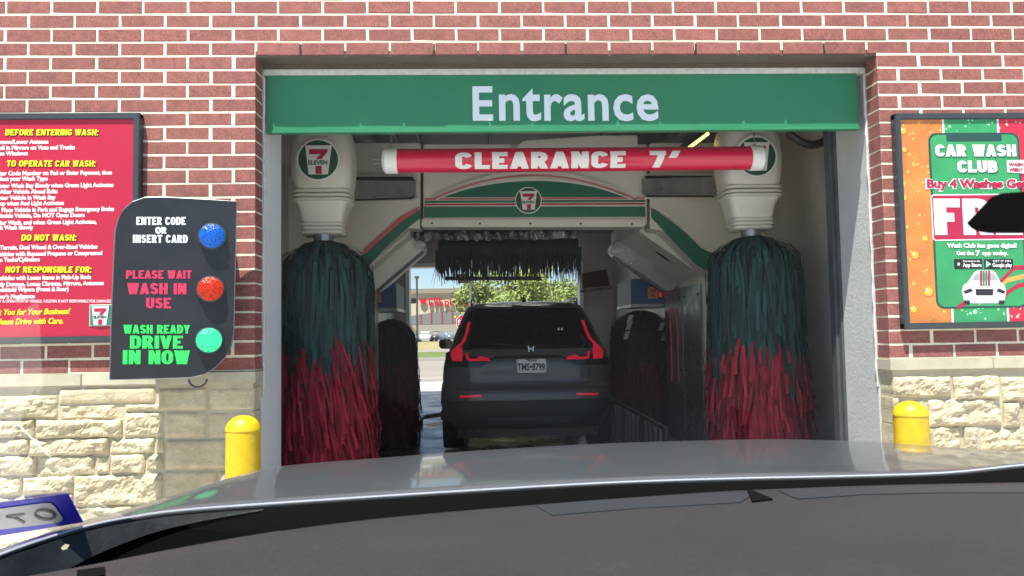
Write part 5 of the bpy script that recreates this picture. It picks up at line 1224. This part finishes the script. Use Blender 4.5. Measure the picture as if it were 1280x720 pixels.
L.new(mx.outputs[0], mx2.inputs[1]); L.new(gs.outputs[0], mx2.inputs[2]); L.new(mx2.outputs[0], out_.inputs[0])
WS = lambda Y: 1.05+.65*(1.12-Y)
g = MB(); g.add([(-.9, 1.12, WS(1.12)), (1.6, 1.12, WS(1.12)), (1.3, .2, WS(.2)), (-.75, .2, WS(.2))], [(0, 1, 2, 3)]); g.build('windscreen', m, own, fixn=False)
# registration sticker on the inside of the glass, read from behind
wn = Vector((0, -.545, -.838))
def wsp(px, py, h=.002):
    d = ray(px, py); t = (1.05+.65*1.12-EYE)/(d.z+.65*d.y); return Vector((0, 0, EYE))+d*t+wn*h
st = thing('registration_sticker', 'blue and white square sticker at the lower left corner of the windscreen, digits reversed', 'sticker', tuple(wsp(40, 640)))
g = MB(); g.add([wsp(*q) for q in ((-60, 634), (86, 615), (105, 651), (-60, 678))], [(0, 1, 2, 3)]); g.build('sticker_border', D['stblue'], st, fixn=False)
g = MB(); iw = [(-60, 641), (55, 626), (64, 626), (69, 630), (79, 644), (79, 648), (74, 650.5), (-60, 667)]; g.add([wsp(x, y, .003) for x, y in iw], [tuple(range(len(iw)))]); g.build('sticker_field', D['stwhite'], st, fixn=False)
g = MB()
def stroke(pts, w_):
    for (x0, y0), (x1, y1) in zip(pts, pts[1:]):
        dx, dy = x1-x0, y1-y0; l = math.hypot(dx, dy); nx_, ny_ = -dy/l*w_, dx/l*w_; ex, ey = dx/l*w_*.5, dy/l*w_*.5
        g.add([wsp(x0+nx_-ex, y0+ny_-ey, .004), wsp(x1+nx_+ex, y1+ny_+ey, .004), wsp(x1-nx_+ex, y1-ny_+ey, .004), wsp(x0-nx_-ex, y0-ny_-ey, .004)], [(0, 1, 2, 3)])
stroke([(57+12*cos(a)+sin(a)*2.2, 640+6*sin(a)) for a in [2*pi*k/20 for k in range(21)]], 1.5)
stroke([(9, 642.3), (31, 639.7), (29.5, 641), (24, 644), (32, 649.5)][:2], 1.5); stroke([(9, 642.3), (20, 644), (31, 650)], 1.5); stroke([(0, 641.5), (-8, 647), (-14, 642)], 1.5)
g.build('digits', D['stgrey'], st, fixn=False)
# rear-view mirror, its near corner in view at the right
YM = .37; q = [(1210, 281), (1240, 249), (1252, 244), (1420, 232), (1440, 244), (1440, 272), (1420, 284), (1225, 284), (1213, 284)]
rm = thing('rear_view_mirror', 'black interior mirror poking in from the right edge', 'mirror', tuple(P(1320, 260, YM)))
g = MB(); pl = Yplane(YM-.012); cu = pl.uv(1320, 262)
g.loft([[Vector((cu[0]+(u-cu[0])*k+(dy+.012)*.85, YM+dy, cu[1]+(v-cu[1])*k)) for u, v in [pl.uv(*e_) for e_ in q]] for dy, k in ((-.018, .985), (-.012, 1), (.005, 1), (.02, .9), (.03, .7))]); g.build('housing', D['cowl'], rm)
p = P(1440, 240, YM); g = MB(); g.tube([p, p+Vector((.01, .03, .08)), Vector((p.x, .33, WS(.33)))], .012, 8); g.build('mount_arm', D['black'], rm)
